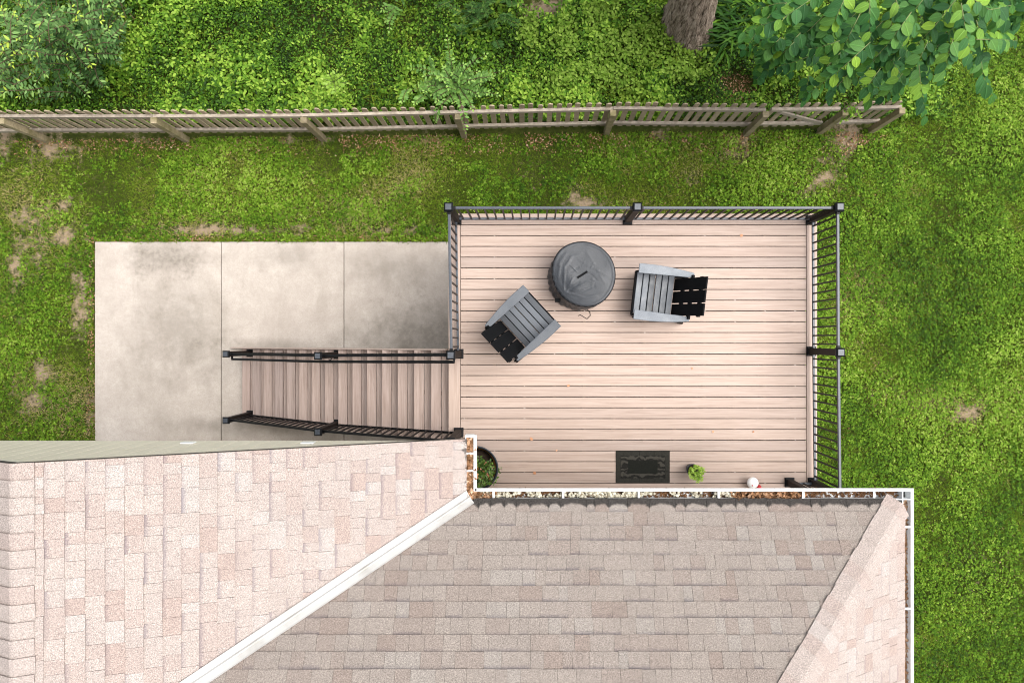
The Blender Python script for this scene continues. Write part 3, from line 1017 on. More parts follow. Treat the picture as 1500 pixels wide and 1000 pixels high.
# gutters
def gutter(a, b, out, caps=(True, True), bracket=(), zt=EZ - .012):
    """K gutter along a roof edge from a to b, opening upward, out = outward direction"""
    a = Vector((a[0], a[1], zt)); b = Vector((b[0], b[1], zt)); out = Vector(out)
    prof = [(.006, 0.0), (.006, -.10), (.085, -.10), (.105, -.05), (.122, -.02), (.122, .0), (.092, .0), (.092, -.012), (.108, -.020), (.100, -.05), (.080, -.092), (.014, -.092), (.014, 0)]
    n = len(prof); v = [a + out * o_ + Vector((0, 0, z)) for o_, z in prof] + [b + out * o_ + Vector((0, 0, z)) for o_, z in prof]
    g = MB(); g.add(v, [(j, (j + 1) % n, n + (j + 1) % n, n + j) for j in range(n)])
    cp = [(.006, 0), (.006, -.10), (.085, -.10), (.105, -.05), (.122, -.02), (.122, 0)]
    u = (b - a).normalized()
    for i, (e, s) in enumerate(((a, -1), (b, 1))):
        if not caps[i]: continue
        q = [e + out * o_ + Vector((0, 0, z + .001)) for o_, z in cp]; m_ = len(q)
        q += [p + u * s * .022 for p in q]
        g.add(q, [tuple(range(m_)), tuple(range(m_, 2 * m_))[::-1]] + [(j, m_ + j, m_ + (j + 1) % m_, (j + 1) % m_) for j in range(m_)])
    o = g.build("gutter", M['white'], house)
    for t in bracket:
        p = a + (b - a) * t
        h = MB(); h.bar(p + out * .008 + Vector((0, 0, -.004)), p + out * .095 + Vector((0, 0, -.006)), .021, .008)
        h.build("gutter_bracket", M['white'], o)
    return o

GX1 = EXR + .122
gX0 = EXL + .006
def tx(px): return ((px - PX) * .00694 - gX0 - .1) / (GX1 - gX0 - .1)
gutter((gX0 + .1, EY), (GX1, EY), (0, 1, 0), (False, False), [tx(p) for p in (723, 825, 936, 1053, 1177, 1281)])
gutter((EXL, RAKE + .01), (EXL, EY + .095), (1, 0, 0), (True, False), [.30, .62])
gutter((EXR, EY + .095), (EXR, -6.5), (1, 0, 0), (False, True), [.073, .24, .42])
# fascia boards behind the gutters, rake boards on the gable
box_obj("fascia", (EXL + .005, EY - .028, EZ - .18), (EXR, EY - .008, EZ - .055), M['white'], house)
box_obj("fascia", (EXL - .022, EY, EZ - .18), (EXL - .004, RAKE - .02, EZ - .055), M['white'], house)
box_obj("fascia", (EXR - .028, -6.5, EZ - .18), (EXR - .008, EY - .03, EZ - .055), M['white'], house)
for x0, x1, z0, z1 in ((EXL, RX, EZ, zr), (RX, RX - 3.6, zr, zr - 3.6 * .4)):
    bar_obj("rake_board", (x0, RAKE - .026, z0 - .10), (x1, RAKE - .026, z1 - .10), .02, .12, M['soffit'], house)
bar_obj("drip_edge", (EXL, RAKE - .006, EZ - .004), (RX, RAKE - .006, zr - .004), .008, .016, M['joist'], house)

# gable wall of vertical boards hanging over the patio
GY = -1.045; GZ = H - 7.21
gw = box_obj("gable_wall", (RX - 3.5, GY - .10, GZ + .02), (EXL - .05, GY - .028, EZ - .07), M['siding'], house)
x = EXL - .06
while x > RX - 3.4:
    xc = x - .0825
    zt = (EZ + .4 * (EXL - xc) if xc > RX else zr - .4 * (RX - xc)) - .075
    if zt > GZ + .05:
        hw = .08
        zl = zt + (.4 * hw if xc > RX else -.4 * hw); zr_ = zt - (.4 * hw if xc > RX else -.4 * hw)
        q = MB()
        q.add([(xc - hw, GY - .027, GZ), (xc + hw, GY - .027, GZ), (xc + hw, GY, GZ), (xc - hw, GY, GZ), (xc - hw, GY - .027, zl), (xc + hw, GY - .027, zr_), (xc + hw, GY, zr_), (xc - hw, GY, zl)],
              [(3, 2, 1, 0), (4, 5, 6, 7), (0, 1, 5, 4), (1, 2, 6, 5), (2, 3, 7, 6), (3, 0, 4, 7)])
        q.build("siding_board", M['siding'], gw, 0.004)
    x -= .168
box_obj("porch_soffit", (RX - 3.4, -2.3, GZ - .02), (EXL - .05, GY - .102, GZ + .018), M['soffit'], house)
for px_ in (286, 458):
    xx = (px_ - PX) * .00715
    t_ = MB(); t_.box((xx - .065, GY + .001, H - 7.05), (xx + .065, GY + .016, H - 6.96)); t_.build("trim_block", M['white'], house, 0.003)

# walls under the roofs
box_obj("wall", (-.35, -6.3, 0), (EXR - .40, YB - .012, EZ + .10), M['siding'], house)
box_obj("wall", (RX - 3.2, -6.3, 0), (-.36, -2.31, GZ - .021), M['siding'], house)
for x_ in (-1.4, -7.0):
    box_obj("porch_post", (x_ - .07, -2.28, PZ), (x_ + .07, -2.14, GZ - .021), M['soffit'], house)
# a sliding door onto the deck, below the eave
d_ = box_obj("patio_door", (1.0, YB - .011, DZ + .01), (2.8, YB + .012, DZ + 2.0), M['white'], house)

# ---------------------------------------------------------------- debris in the gutters
def strew(name, n, x0, x1, y0_, y1_, z, zs, size, mat, tmpl, label, tilt=.5, varr=(0, 1), density=None):
    p = np.stack([NP.uniform(x0, x1, n), NP.uniform(y0_, y1_, n), z + NP.uniform(0, zs, n)], 1)
    if density is not None: p = p[density(p[:, 0], p[:, 1])]
    n = len(p)
    d, nm = rand_dirs(n, tilt)
    o = leaf_field(name, p, d, nm, NP.uniform(size * .6, size * 1.3, n), NP.uniform(*varr, n), *tmpl, mat)
    tag(o, label, None)
    return o

gz = EZ - .095
T_NUB = ([(-.5, -.5, 0), (.5, -.5, 0), (.5, .5, 0), (-.5, .5, 0), (-.32, -.3, .5), (.34, -.28, .55), (.3, .33, .5), (-.33, .3, .56)], [(4, 5, 6, 7), (0, 1, 5, 4), (1, 2, 6, 5), (2, 3, 7, 6), (3, 0, 4, 7)])
GIN0, GIN1 = EY + .018, EY + .085
strew("gutter_muck", 2400, EXL + .2, EXR, GIN0, GIN1 + .006, gz, .012, .03, M['litter'], T_LEAF, "dark wet muck lying in the long white gutter", .4, (0, .3))
strew("gutter_seed_fluff", 900, EXL + .15, 2.05, GIN0 + .01, GIN1, gz + .028, .022, .026, M['blossom'], T_NUB, "cream lumpy seed fluff filling the long gutter", .5, (0, 1),
      lambda x, y: fbm(x * 9, y * 20, 8) > np.where(x < 1.1, .40, .48))
strew("gutter_leaves", 420, 2.0, 2.75, GIN0, GIN1, gz + .03, .04, .045, M['litter'], T_LEAF, "rusty brown dead leaves piled in the long gutter", .6, (.2, .9))
strew("gutter_leaves", 200, EXL + .02, EXL + .32, EY + .01, GIN1, gz + .03, .03, .045, M['litter'], T_LEAF, "brown leaves packed into the inner gutter corner", .6, (.2, 1))
strew("gutter_leaves", 520, EXL + .018, EXL + .085, EY + .02, RAKE - .01, gz + .02, .05, .055, M['litter'], T_LEAF, "orange brown dead leaves in the short gutter above planter", .5, (.25, 1))
strew("gutter_leaves", 2200, EXR + .018, EXR + .085, -4.6, EY - .03, gz, .02, .04, M['litter'], T_LEAF, "tan leaf bits lying in the side gutter above lawn", .3, (.55, 1))

# ---------------------------------------------------------------- picket fence
FB = [(-8.75, 3.66), (-6.25, 3.665), (-3.79, 3.675), (-1.26, 3.73), (1.29, 3.79), (3.79, 3.77)]
FG = [(3.79, 3.77), (5.09, 3.79)]
FE = [(5.09, 3.79), (6.02, 3.82)]
FB = [(-11.2, 3.64)] + FB
fence = empty("picket_fence", (-2, 3.72, 0), "weathered grey wooden picket fence running between back lawn and undergrowth", "fence")


def picket(parent, x, y, ang, h, z0=.07):
    w = .084 * R.uniform(.94, 1.06); t = .018
    pts = [(-w / 2, z0), (w / 2, z0), (w / 2, h - .03), (w / 2 - .026, h), (-w / 2 + .026, h), (-w / 2, h - .03)]
    lean = R.gauss(0, .012); tw = R.gauss(0, .02)
    c, s = math.cos(ang), math.sin(ang)
    v = []
    for dyy in (0, t):
        for a_, z in pts:
            xx = a_ + lean * z; yy = dyy + tw * z * .25
            v.append((x + c * xx - s * yy, y + s * xx + c * yy, z))
    n = 6
    return obj("picket", v, [tuple(range(n)), tuple(range(n, 2 * n))[::-1]] + [(i, n + i, n + (i + 1) % n, (i + 1) % n) for i in range(n)], M['picket'], parent)


def fence_post(parent, x, y, h=1.08, w=.10):
    b = MB(); b.box((x - w / 2, y - w / 2, -.05), (x + w / 2, y + w / 2, h))
    return b.build("post", M['fencepost'], parent, 0.006)


def fence_run(parent, pts, posts=True, zt=1.06, zb=.34, pitch=.157, rails=True):
    for (xa, ya), (xb, yb_) in zip(pts[:-1], pts[1:]):
        ang = math.atan2(yb_ - ya, xb - xa)
        off = Vector((-math.sin(ang), math.cos(ang), 0))
        jt, jb = R.uniform(-.02, .02), R.uniform(-.02, .02)
        for z, j in ((zt, jt), (zb, jb)):
            a_ = Vector((xa, ya, z)) + off * .028; b_ = Vector((xb, yb_, z)) + off * .028
            bar_obj("rail", a_ + Vector((0, 0, R.uniform(-.015, .015))), b_ + Vector((0, 0, R.uniform(-.015, .015))), .05, .085, M['fencerail'], parent, 0.004)
        L = math.hypot(xb - xa, yb_ - ya)
        n = int(round(L / pitch))
        for k in range(n):
            t = (k + .5) / n
            picket(parent, xa + (xb - xa) * t - math.sin(ang) * .056, ya + (yb_ - ya) * t + math.cos(ang) * .056, ang, 1.245 + R.uniform(-.015, .015))


fence_run(fence, FB)
for x, y in FB[1:]: fence_post(fence, x, y - .045)
gate = empty("fence_gate", (4.44, 3.78, 0), "grey wooden picket gate with a slanting brace, between two mossy posts", "gate")
fence_run(gate, [(3.88, 3.772), (5.01, 3.788)])
bar_obj("brace", (4.05, 3.785, 1.0), (4.98, 3.795, .40), .03, .085, M['fencerail'], gate, 0.003)
fend = empty("fence_end_panel", (5.55, 3.8, 0), "short last stretch of picket fence right of the gate, under broad leaves", "fence")
fence_run(fend, FE)
fence_post(fend, 5.09, 3.745, 1.10); fence_post(fend, 6.02, 3.775, 1.10)

# ---------------------------------------------------------------- grass, clover, undergrowth
def frame_pts(n, x0, x1, y0_, y1_):
    return NP.uniform(x0, x1, n), NP.uniform(y0_, y1_, n)


def lawn_ok(x, y):
    ok = (y < 3.72 + .012 * x) | ((x > 6.08) & (y < 7.5))
    ok &= ~((x > -7.88) & (x < 3.4) & (y < 1.785) & (y > -2.7))
    ok &= ~((x > -8.0) & (x < 3.4) & (y <= -2.0))
    ok &= ~((x > -1.1) & (x < 3.72) & (y < 1.55))
    return ok


def keep(x, y, prob): return NP.uniform(0, 1, len(x)) < prob


# grass blades
x, y = frame_pts(980000, -12.0, 11.2, -6.9, 7.6)
ok = lawn_ok(x, y); x, y = x[ok], y[ok]
br = bare_at(x, y); pat = fbm(x * .9, y * .9, 3)
k = keep(x, y, np.clip(1.10 - br * 1.1, 0.10, 1) * np.clip(.35 + 1.3 * pat, .2, 1)); x, y, br, pat = x[k], y[k], br[k], pat[k]
ne = 1300                                      # tufts leaning over the slab edges
ex = np.concatenate([NP.uniform(-7.9, -1.1, ne), np.full(ne // 2, -7.905) + NP.normal(0, .018, ne // 2)])
ey = np.concatenate([np.full(ne, 1.815) + NP.normal(0, .02, ne), NP.uniform(-2.4, 1.8, ne // 2)])
kk = fbm(ex * 3, ey * 3, 201) > .44
ex, ey = ex[kk], ey[kk]; n_old = len(x)
x = np.concatenate([x, ex]); y = np.concatenate([y, ey]); br = np.concatenate([br, np.zeros(len(ex))]); pat = np.concatenate([pat, np.full(len(ex), .5)])
n = len(x)
d, nm = rand_dirs(n, .30)
d[:, 2] = np.abs(d[:, 2]) + NP.uniform(.0, .45, n)
zoff = np.zeros(n); zoff[n_old:] = .055
var = np.clip(.54 + (pat - .5) * 1.3 + NP.normal(0, .16, n) + br * .40 + (NP.uniform(0, 1, n) > .965) * .4, 0, 1)
g = leaf_field("lawn_grass", np.stack([x, y, ground_z(x, y) + .004 + zoff], 1), d, nm, NP.uniform(.035, .085, n), var, *T_BLADE, M['grass'], width=NP.uniform(.05, .10, n))
tag(g, "short patchy lawn grass round the deck and patio")

# clover and small weeds among the grass
x, y = frame_pts(600000, -12.0, 11.2, -6.9, 7.6)
ok = lawn_ok(x, y); x, y = x[ok], y[ok]
br = bare_at(x, y)
pat = fbm(x * 1.1, y * 1.1, 23) * .65 + fbm(x * 4.5, y * 4.5, 29) * .35
right_side = np.clip((x - 3.2) / 2.5, 0, 1)
k = keep(x, y, np.clip((pat - .425 + .13 * right_side) * 6.0, 0.05, 1) * np.clip(1 - br * 1.2, .02, 1)); x, y, pat = x[k], y[k], pat[k]
n = len(x)
d, nm = rand_dirs(n, .28)
hgt = .02 + .11 * np.clip((pat - .4) * 3, 0, 1) * NP.uniform(.3, 1, n)
var = np.clip(.50 + (fbm(x * .7, y * .7, 41) - .5) * .9 + (fbm(x * 5, y * 5, 43) - .5) * .6 + NP.normal(0, .21, n), 0, .97)
g = leaf_field("clover", np.stack([x, y, ground_z(x, y) + hgt], 1), d, nm, NP.uniform(.018, .042, n) * (1 + .35 * (NP.uniform(0, 1, n) > .9)), var, *T_CLOVER, M['clover'])
tag(g, "green clover and small weeds spreading through the lawn")

# leaf litter at the foot of the fence and on the dirt
x, y = frame_pts(16000, -10.5, 9.0, 3.2, 3.74)
k = keep(x, y, np.clip((y - 3.28) * 2.2, 0, 1) * (fbm(x * 2.2, y * 2.2, 61) > .47) * (x < 6.3)); x, y = x[k], y[k]
ed = [(NP.uniform(-8.0, -1.2, 900), NP.uniform(1.77, 1.90, 900)), (NP.uniform(-8.02, -7.88, 420), NP.uniform(-2.2, 1.9, 420)), (NP.normal(3.6, .25, 500), NP.normal(4.55, .2, 500)),
      (NP.uniform(-10, 9.6, 900), NP.uniform(-6, 3.6, 900))]
for ex, ey in ed: x = np.concatenate([x, ex]); y = np.concatenate([y, ey])
ok = lawn_ok(x, y) | (y > 3.9); x, y = x[ok], y[ok]
n = len(x); d, nm = rand_dirs(n, .35)
g = leaf_field("leaf_litter", np.stack([x, y, ground_z(x, y) + NP.uniform(.008, .04, n)], 1), d, nm, NP.uniform(.015, .045, n), NP.uniform(0.1, 1, n), *T_LEAF, M['litter'])
tag(g, "brown and pinkish leaf litter along the fence foot and patio edge")


def woods_ok(x, y, m=.0):
    ok = y > 3.90 + .012 * x + m
    pd = P(795, 5, H)
    ok &= ((x - pd.x) / .50) ** 2 + ((y - pd.y) / .32) ** 2 > 1 + .9 * (NP.uniform(0, 1, len(x)) - .5)
    ok &= ((x - 3.60) / .36) ** 2 + ((y - 4.55) / .22) ** 2 > 1 + .9 * (NP.uniform(0, 1, len(x)) - .5)
    ok &= ((x - 2.73) ** 2 + (y - 5.62) ** 2) > .44 ** 2
    return ok


# undergrowth: layered leaves, clumps of different plants
PALE = [(930, 68, .62, .42), (880, 20, .3, .3), (905, 112, .42, .25), (830, 58, .22, .4), (1000, 105, .40, .2), (775, 45, .15, .3), (820, 118, .3, .2), (1000, 85, .35, .22)]


def pale_at(x, y):
    r = np.zeros_like(x)
    for px, py, sx_, sy_ in PALE:
        p = P(px, py, H - .25)
        r = np.maximum(r, np.exp(-(((x - p.x) / sx_) ** 2 + ((y - p.y) / sy_) ** 2) * .9))
    return r


x, y = frame_pts(330000, -13.2, 11.2, 3.85, 9.2)
ok = woods_ok(x, y); x, y = x[ok], y[ok]
pat = fbm(x * 1.4, y * 1.4, 77)
far_r = np.clip((x - 6.6) / 1.0, 0, 1)
h = np.clip(.04 + .6 * (pat - .25) + .35 * (fbm(x * 4, y * 4, 88) - .2), .03, .75) * (1 - .85 * far_r)
k = keep(x, y, np.clip(.85 + (pat - .5) * 1.2, .35, 1) * (1 - .45 * far_r)); x, y, h, pat = x[k], y[k], h[k], pat[k]
n = len(x); lay_ = NP.uniform(0, 1, n) ** .6
d, nm = rand_dirs(n, .35)
sp = fbm(x * 2.3, y * 2.3, 99)
sz_ = np.where(sp > .55, NP.uniform(.055, .095, n), NP.uniform(.03, .065, n)) * (1 - .5 * np.clip((x - 6.6), 0, 1))
var = np.clip(.10 + .40 * NP.uniform(0, 1, n) + (sp - .42) * 1.1 + .14 + NP.normal(0, .25, n) + (fbm(x * 1.1, y * 1.1, 143) - .45) * .7, 0, 1)
pl = pale_at(x, y)
isp = keep(x, y, np.clip((pl - .18 + (fbm(x * 4, y * 4, 131) - .5) * 1.1) * 1.9, 0, .9))
pos = np.stack([x, y, ground_z(x, y) + .02 + h * lay_], 1)
q = ~isp
g = leaf_field("ground_cover", pos[q], d[q], nm[q], sz_[q], var[q], *T_LEAF, M['cover'])
tag(g, "dense green undergrowth of mixed leafy weeds behind the fence")
g = leaf_field("pale_weeds", pos[isp] + np.array([0, 0, .06]), d[isp], nm[isp], NP.uniform(.05, .09, isp.sum()), NP.uniform(0, 1, isp.sum()) * .7 + .3 * lay_[isp], *T_LEAF, M['nettle'])
tag(g, "patches of pale yellow green weeds behind the fence near trunk")
# grassy tufts among the undergrowth
x, y = frame_pts(26000, -10.8, 10.0, 3.9, 7.5)
ok = woods_ok(x, y); x, y = x[ok], y[ok]
k = keep(x, y, ((fbm(x * 1.2, y * 1.2, 121) > .58) | (fbm(x * 3.1, y * 3.1, 124) > .66)) * .75); x, y = x[k], y[k]
n = len(x); d, nm = rand_dirs(n, .35); d[:, 2] = np.abs(d[:, 2]) + .15
g = leaf_field("wild_grass", np.stack([x, y, ground_z(x, y) + NP.uniform(.04, .26, n)], 1), d, nm, NP.uniform(.10, .24, n), NP.uniform(.2, .8, n), *T_BLADE, M['grass'], width=NP.uniform(.08, .14, n))
tag(g, "long thin wild grass between the weeds behind the fence")

# ---------------------------------------------------------------- big tree trunk, with its crown high beyond the frame
def trunk_mesh(path, rads, n=72, flare=None):
    v = []; f = []
    m_ = len(path)
    for i, (p, r) in enumerate(zip(path, rads)):
        for k in range(n):
            t = 2 * math.pi * k / n
            rr = r
            z = p[2]
            rr *= 1 + .035 * math.sin(t * 13 + 3 * math.sin(z * 2.3 + t)) + .022 * math.sin(t * 29 + z * 5 + math.sin(z * 9 + t * 3)) + .015 * math.sin(z * 23 + t * 7)
            if flare: rr *= 1 + flare * math.exp(-z / .22) * (.45 + .55 * max(0, math.cos(2.5 * t + .6)) ** 2 + .6 * max(0, math.cos(t + .9)) ** 8)
            v.append((p[0] + rr * math.cos(t), p[1] + rr * math.sin(t), z))
    for i in range(m_ - 1):
        for k in range(n):
            f.append((i * n + k, i * n + (k + 1) % n, (i + 1) * n + (k + 1) % n, (i + 1) * n + k))
    f.append(tuple(range(n))[::-1]); f.append(tuple((m_ - 1) * n + k for k in range(n)))
    return v, f

tree = empty("oak_tree", (3.0, 5.42, 0), "large tree with thick rough grey brown trunk rising out of pale weeds", "tree")
path = []; rads = []
for i in range(64):
    t = i / 63; z = -.1 + 7.2 * t
    path.append((2.73 - .10 * max(z, 0), 5.62 + .03 * z, z)); rads.append(.43 - .05 * min(z, 2) - .02 * max(0, z - 2))
v, f = trunk_mesh(path, rads, 72, .40)
tr = obj("trunk", v, f, M['bark'], tree, smooth=True)
lb = []
for k in range(9):
    z = R.uniform(5.2, 7.1); a_ = R.uniform(.1, 3.0)
    b0 = Vector((2.73 - .10 * z, 5.62 + .03 * z, z)); L = R.uniform(1.6, 2.6)
    b1 = b0 + Vector((math.cos(a_) * L, abs(math.sin(a_)) * L + .4, R.uniform(.8, 1.8)))
    mb = MB(); mb.tube([b0, b0.lerp(b1, .5) + Vector((0, 0, -.1)), b1], [.12, .08, .03], 8); mb.build("limb", M['bark'], tree, smooth=True)
    lb.append((b0, b1))
ps = []
for b0, b1 in lb:
    for _ in range(420):
        c = b0.lerp(b1, R.uniform(.4, 1.15)) + Vector((R.gauss(0, .6), R.gauss(0, .5), R.gauss(0, .4)))
        if c.y > 5.4: ps.append(c)
n = len(ps); d, nm = rand_dirs(n, .4)
leaf_field("crown", [tuple(p) for p in ps], d, nm, NP.uniform(.09, .16, n), NP.uniform(0, .8, n), *T_LEAF, M['cover'], tree)

# ---------------------------------------------------------------- sprays of leaves
def spray(stem, n_pairs, size, acc, var0, tip=True, spread=1.1, jitter=.25, t0=.12):
    """opposite leaves along a bent stem; acc collects (pos, dir, normal, size, var)"""
    pts = [Vector(p) for p in stem]
    seg = [0]
    for a_, b_ in zip(pts[:-1], pts[1:]): seg.append(seg[-1] + (b_ - a_).length)
    def at(t):
        q = t * seg[-1]
        for i in range(len(pts) - 1):
            if q <= seg[i + 1] or i == len(pts) - 2:
                k_ = (q - seg[i]) / max(1e-6, seg[i + 1] - seg[i]); return pts[i].lerp(pts[i + 1], k_), (pts[i + 1] - pts[i]).normalized()
    for k_ in range(n_pairs):
        t = t0 + (1 - t0) * (k_ + R.uniform(.1, .6)) / n_pairs
        p, dd = at(min(t, 1)); sd = dd.cross(Vector((0, 0, 1))).normalized()
        for s_ in (-1, 1):
            dr = (dd * R.uniform(.35, .75) + sd * s_ * spread + Vector((0, 0, R.gauss(-.08, jitter)))).normalized()
            nn = Vector((R.gauss(0, .3), R.gauss(0, .3), 1))
            sz2 = size * R.uniform(.75, 1.2) * (1.0 if t < .8 else .72)
            acc.append((p + dr * size * .08, dr, nn, sz2, min(1, max(0, var0 + R.gauss(0, .16) + (.4 if tip and t > .9 else 0)))))
    if tip:
        p, dd = at(1); acc.append((p, dd, Vector((0, 0, 1)), size * .7, min(1, var0 + .45)))


def flush(name, acc, tmpl, mat, parent, **k):
    return leaf_field(name, [tuple(a[0]) for a in acc], [tuple(a[1]) for a in acc], [tuple(a[2]) for a in acc], [a[3] for a in acc], [a[4] for a in acc], *tmpl, mat, parent, **k)


# blue green sapling thicket at the far left
sap = empty("sapling_shrub", tuple(P(70, 60, H)), "tall blue green shrub with small paired leaves, overhanging fence at far left", "shrub")
acc = []; st = MB()
trk = [P(60, 70, H), P(55, 55, H - .9), P(50, 45, H - 1.7)]
mb = MB(); mb.tube(trk, [.05, .035, .02], 8); mb.build("trunk", M['twig'], sap)
for k in range(215):
    u = R.random() ** .5; a_ = R.uniform(0, 2 * math.pi)
    px, py = 70 + 135 * u * math.cos(a_) * (1 if math.cos(a_) > 0 else 1.2), 45 + 112 * u * math.sin(a_)
    if py > 158 - R.random() * 8 or (px > 188): continue
    hh = max(.35, 2.0 - 1.1 * u ** 1.6 + R.uniform(-.75, .25))
    tipp = P(px, py, H - hh)
    root = Vector((trk[2].x, trk[2].y, max(.3, hh - .35)))
    dr = tipp - root; dr.z = 0
    L = R.uniform(.35, .6)
    dirn = (dr.normalized() + Vector((R.gauss(0, .45), R.gauss(0, .45), 0))).normalized() if dr.length > .01 else Vector((1, 0, 0))
    s0 = tipp - dirn * L + Vector((0, 0, -.12))
    stem = [s0, s0.lerp(tipp, .55) + Vector((0, 0, .06)), tipp]
    st.tube(stem, [.006, .004, .002], 5)
    spray(stem, 9, .10, acc, .18 + .30 * (hh / 2.0) + R.uniform(-.12, .2) + (.2 if px < 35 else 0), R.random() < .35, 1.0, .3, .05)
st.build("branch", M['twig'], sap)
flush("foliage", acc, T_LANCE if False else ([(0, 0, 0), (.35, -.2, .05), (.75, -.13, .03), (1, 0, -.05), (.75, .13, .03), (.35, .2, .05)], [(0, 1, 4, 5), (1, 2, 3, 4)]), M['sapling'], sap)


def bush(name, label, cat, base, stems, size, mat, var0, pairs, tmpl=T_LEAF, group=None, stemmat='twig', r=.006):
    t = empty(name, tuple(base), label, cat, group)
    acc = []; st = MB()
    for s_ in stems:
        st.tube(s_, [r * (1 - .7 * i / (len(s_) - 1)) for i in range(len(s_))], 5)
        spray(s_, pairs, size, acc, var0, True, 1.0, .25, .18)
    st.build("stem", M[stemmat], t)
    flush("foliage", acc, tmpl, M[mat], t)
    return t


def arch(px0, py0, px1, py1, h0, h1, rise=.25):
    a_ = P(px0, py0, H - h0); b_ = P(px1, py1, H - h1)
    return [a_, a_.lerp(b_, .35) + Vector((0, 0, rise * .8)), a_.lerp(b_, .7) + Vector((0, 0, rise * .7)), b_]

hs = [arch(668, 125, 655, 55, .5, 1.1), arch(660, 120, 600, 100, .5, .9), arch(665, 130, 600, 135, .4, .9), arch(670, 130, 650, 118, .6, 1.2, .1), arch(668, 125, 712, 80, .5, 1.1), arch(670, 130, 720, 115, .5, 1.0),
      arch(672, 135, 735, 105, .4, .8), arch(668, 135, 640, 148, .5, 1.1), arch(672, 135, 700, 140, .5, 1.0), arch(668, 130, 690, 118, .6, 1.1), arch(665, 125, 622, 112, .5, 1.1), arch(668, 120, 680, 95, .6, 1.2),
      arch(670, 135, 730, 140, .4, .7), [P(672, 140, H - .9), P(676, 155, H - 1.38), P(680, 172, H - 1.25), P(682, 193, H - 1.0)], [P(660, 140, H - .9), P(648, 152, H - 1.30), P(640, 162, H - 1.22), P(637, 180, H - .85)],
      [P(680, 138, H - .9), P(688, 150, H - 1.3), P(692, 160, H - 1.3)], arch(668, 128, 610, 125, .3, .7), arch(668, 128, 700, 105, .3, .9), arch(660, 118, 660, 80, .4, 1.0), arch(672, 128, 675, 110, .6, 1.25, .05), arch(660, 140, 665, 150, .6, 1.2, .05)]
for _ in range(26):
    bx, by = R.gauss(660, 30), R.gauss(122, 17)
    if by > 148: continue
    q = R.uniform(0, 6.28); hs.append(arch(bx, by, bx + 26 * math.cos(q), min(152, by + 22 * math.sin(q)), R.uniform(.4, .8), R.uniform(.7, 1.2), .08))
bush("honeysuckle_bush", "light green honeysuckle bush with arching paired leaf sprays, trailing over the fence", "shrub", P(668, 130, H), hs, .078, 'honey', .50, 11)
bush("honeysuckle_bush", "pale leafy sprays at the top edge, left of the blue green weeds", "shrub", P(585, 15, H), [arch(585, 20, 570, 45, .3, .8), arch(585, 20, 560, 15, .3, .8), arch(590, 10, 600, -15, .3, .8), arch(590, 15, 565, 30, .3, .7), arch(580, 5, 575, -20, .3, .8)], .08, 'honey', .45, 10)
ws = []
for k in range(34):
    bx, by = R.gauss(700, 32), R.gauss(22, 20)
    if by > 60: by = 40
    ws.append([P(bx, by, H - .05), P(bx + R.gauss(0, 4), by + R.gauss(0, 4), H - .45), P(bx + R.gauss(0, 9), by + R.gauss(0, 8), H - R.uniform(.6, .95))])
bush("goldenrod_clump", "clump of tall blue green weeds with narrow leaves, at the top edge", "plant", P(700, 22, H), ws, .10, 'weed', .40, 14, T_LANCE, stemmat='greenstem', r=.005)
ws = []
for k in range(14):
    bx, by = R.gauss(890, 45), R.uniform(-15, 12)
    ws.append([P(bx, by, H - .05), P(bx + R.gauss(0, 3), by, H - .4), P(bx + R.gauss(0, 6), by + R.gauss(0, 5), H - R.uniform(.5, .7))])
bush("goldenrod_clump", "sparse narrow leaved weeds at the top edge, left of the thick trunk", "plant", P(890, 0, H), ws, .12, 'cover', .55, 8, T_LANCE, stemmat='greenstem', r=.005)
ls = [arch(490, 122, 490 + 17 * math.cos(t), 122 + 17 * math.sin(t), .25, R.uniform(.45, .65), .05) for t in np.linspace(0, 6.28, 10)[:-1]]
bush("lime_seedling", "small bright yellow green seedling near the fence, standing alone in darker weeds", "plant", P(490, 122, H), ls, .085, 'lime', .5, 3, stemmat='greenstem')
vl = [[P(1238, 148, H - 1.15), P(1245, 158, H - 1.2), P(1252, 170, H - 1.0)], [P(1236, 150, H - 1.15), P(1240, 165, H - 1.1), P(1232, 180, H - .8)], [P(1245, 150, H - 1.2), P(1256, 160, H - 1.1), P(1262, 172, H - .9)], [P(1240, 155, H - 1.1), P(1248, 165, H - 1.05), P(1240, 176, H - .9)]]
bush("climbing_vine", "green leafy vine hanging over the fence just right of the gate", "plant", P(1240, 165, H), vl, .06, 'cover', .62, 8)
bush("sprout", "two broad green leaves poking through the pickets of the gate", "plant", P(1154, 172, H), [[P(1150, 176, H - .6), P(1155, 172, H - .75), P(1160, 170, H - .8)]], .13, 'honey', .15, 1)

# strap leaved clump right of the trunk
day = empty("daylily_clump", tuple(P(1075, 55, H)), "dark green clump of long strap leaves right of the thick trunk", "plant")
pos = []; dd = []; nn = []; ss = []; vv = []
for k in range(360):
    bx, by = R.gauss(1085, 26), R.gauss(38, 28)
    if by > 75 or bx < 1052: continue
    p = P(bx, by, H - R.uniform(.05, .35))
    a_ = R.gauss(math.pi * 1.08, .62)
    pos.append(tuple(p)); dd.append((math.cos(a_), math.sin(a_), R.uniform(.1, .5))); nn.append((R.gauss(0, .25), R.gauss(0, .25), 1)); ss.append(R.uniform(.35, .62)); vv.append(R.betavariate(1.6, 2))
leaf_field("strap_leaf", pos, dd, nn, ss, vv, [(0, -.03, 0), (0, .03, 0), (.4, .035, .14), (.4, -.035, .14), (.75, .028, .10), (.75, -.028, .10), (1, 0, -.04)], [(0, 1, 2, 3), (3, 2, 4, 5), (5, 4, 6)], M['strap'], day)

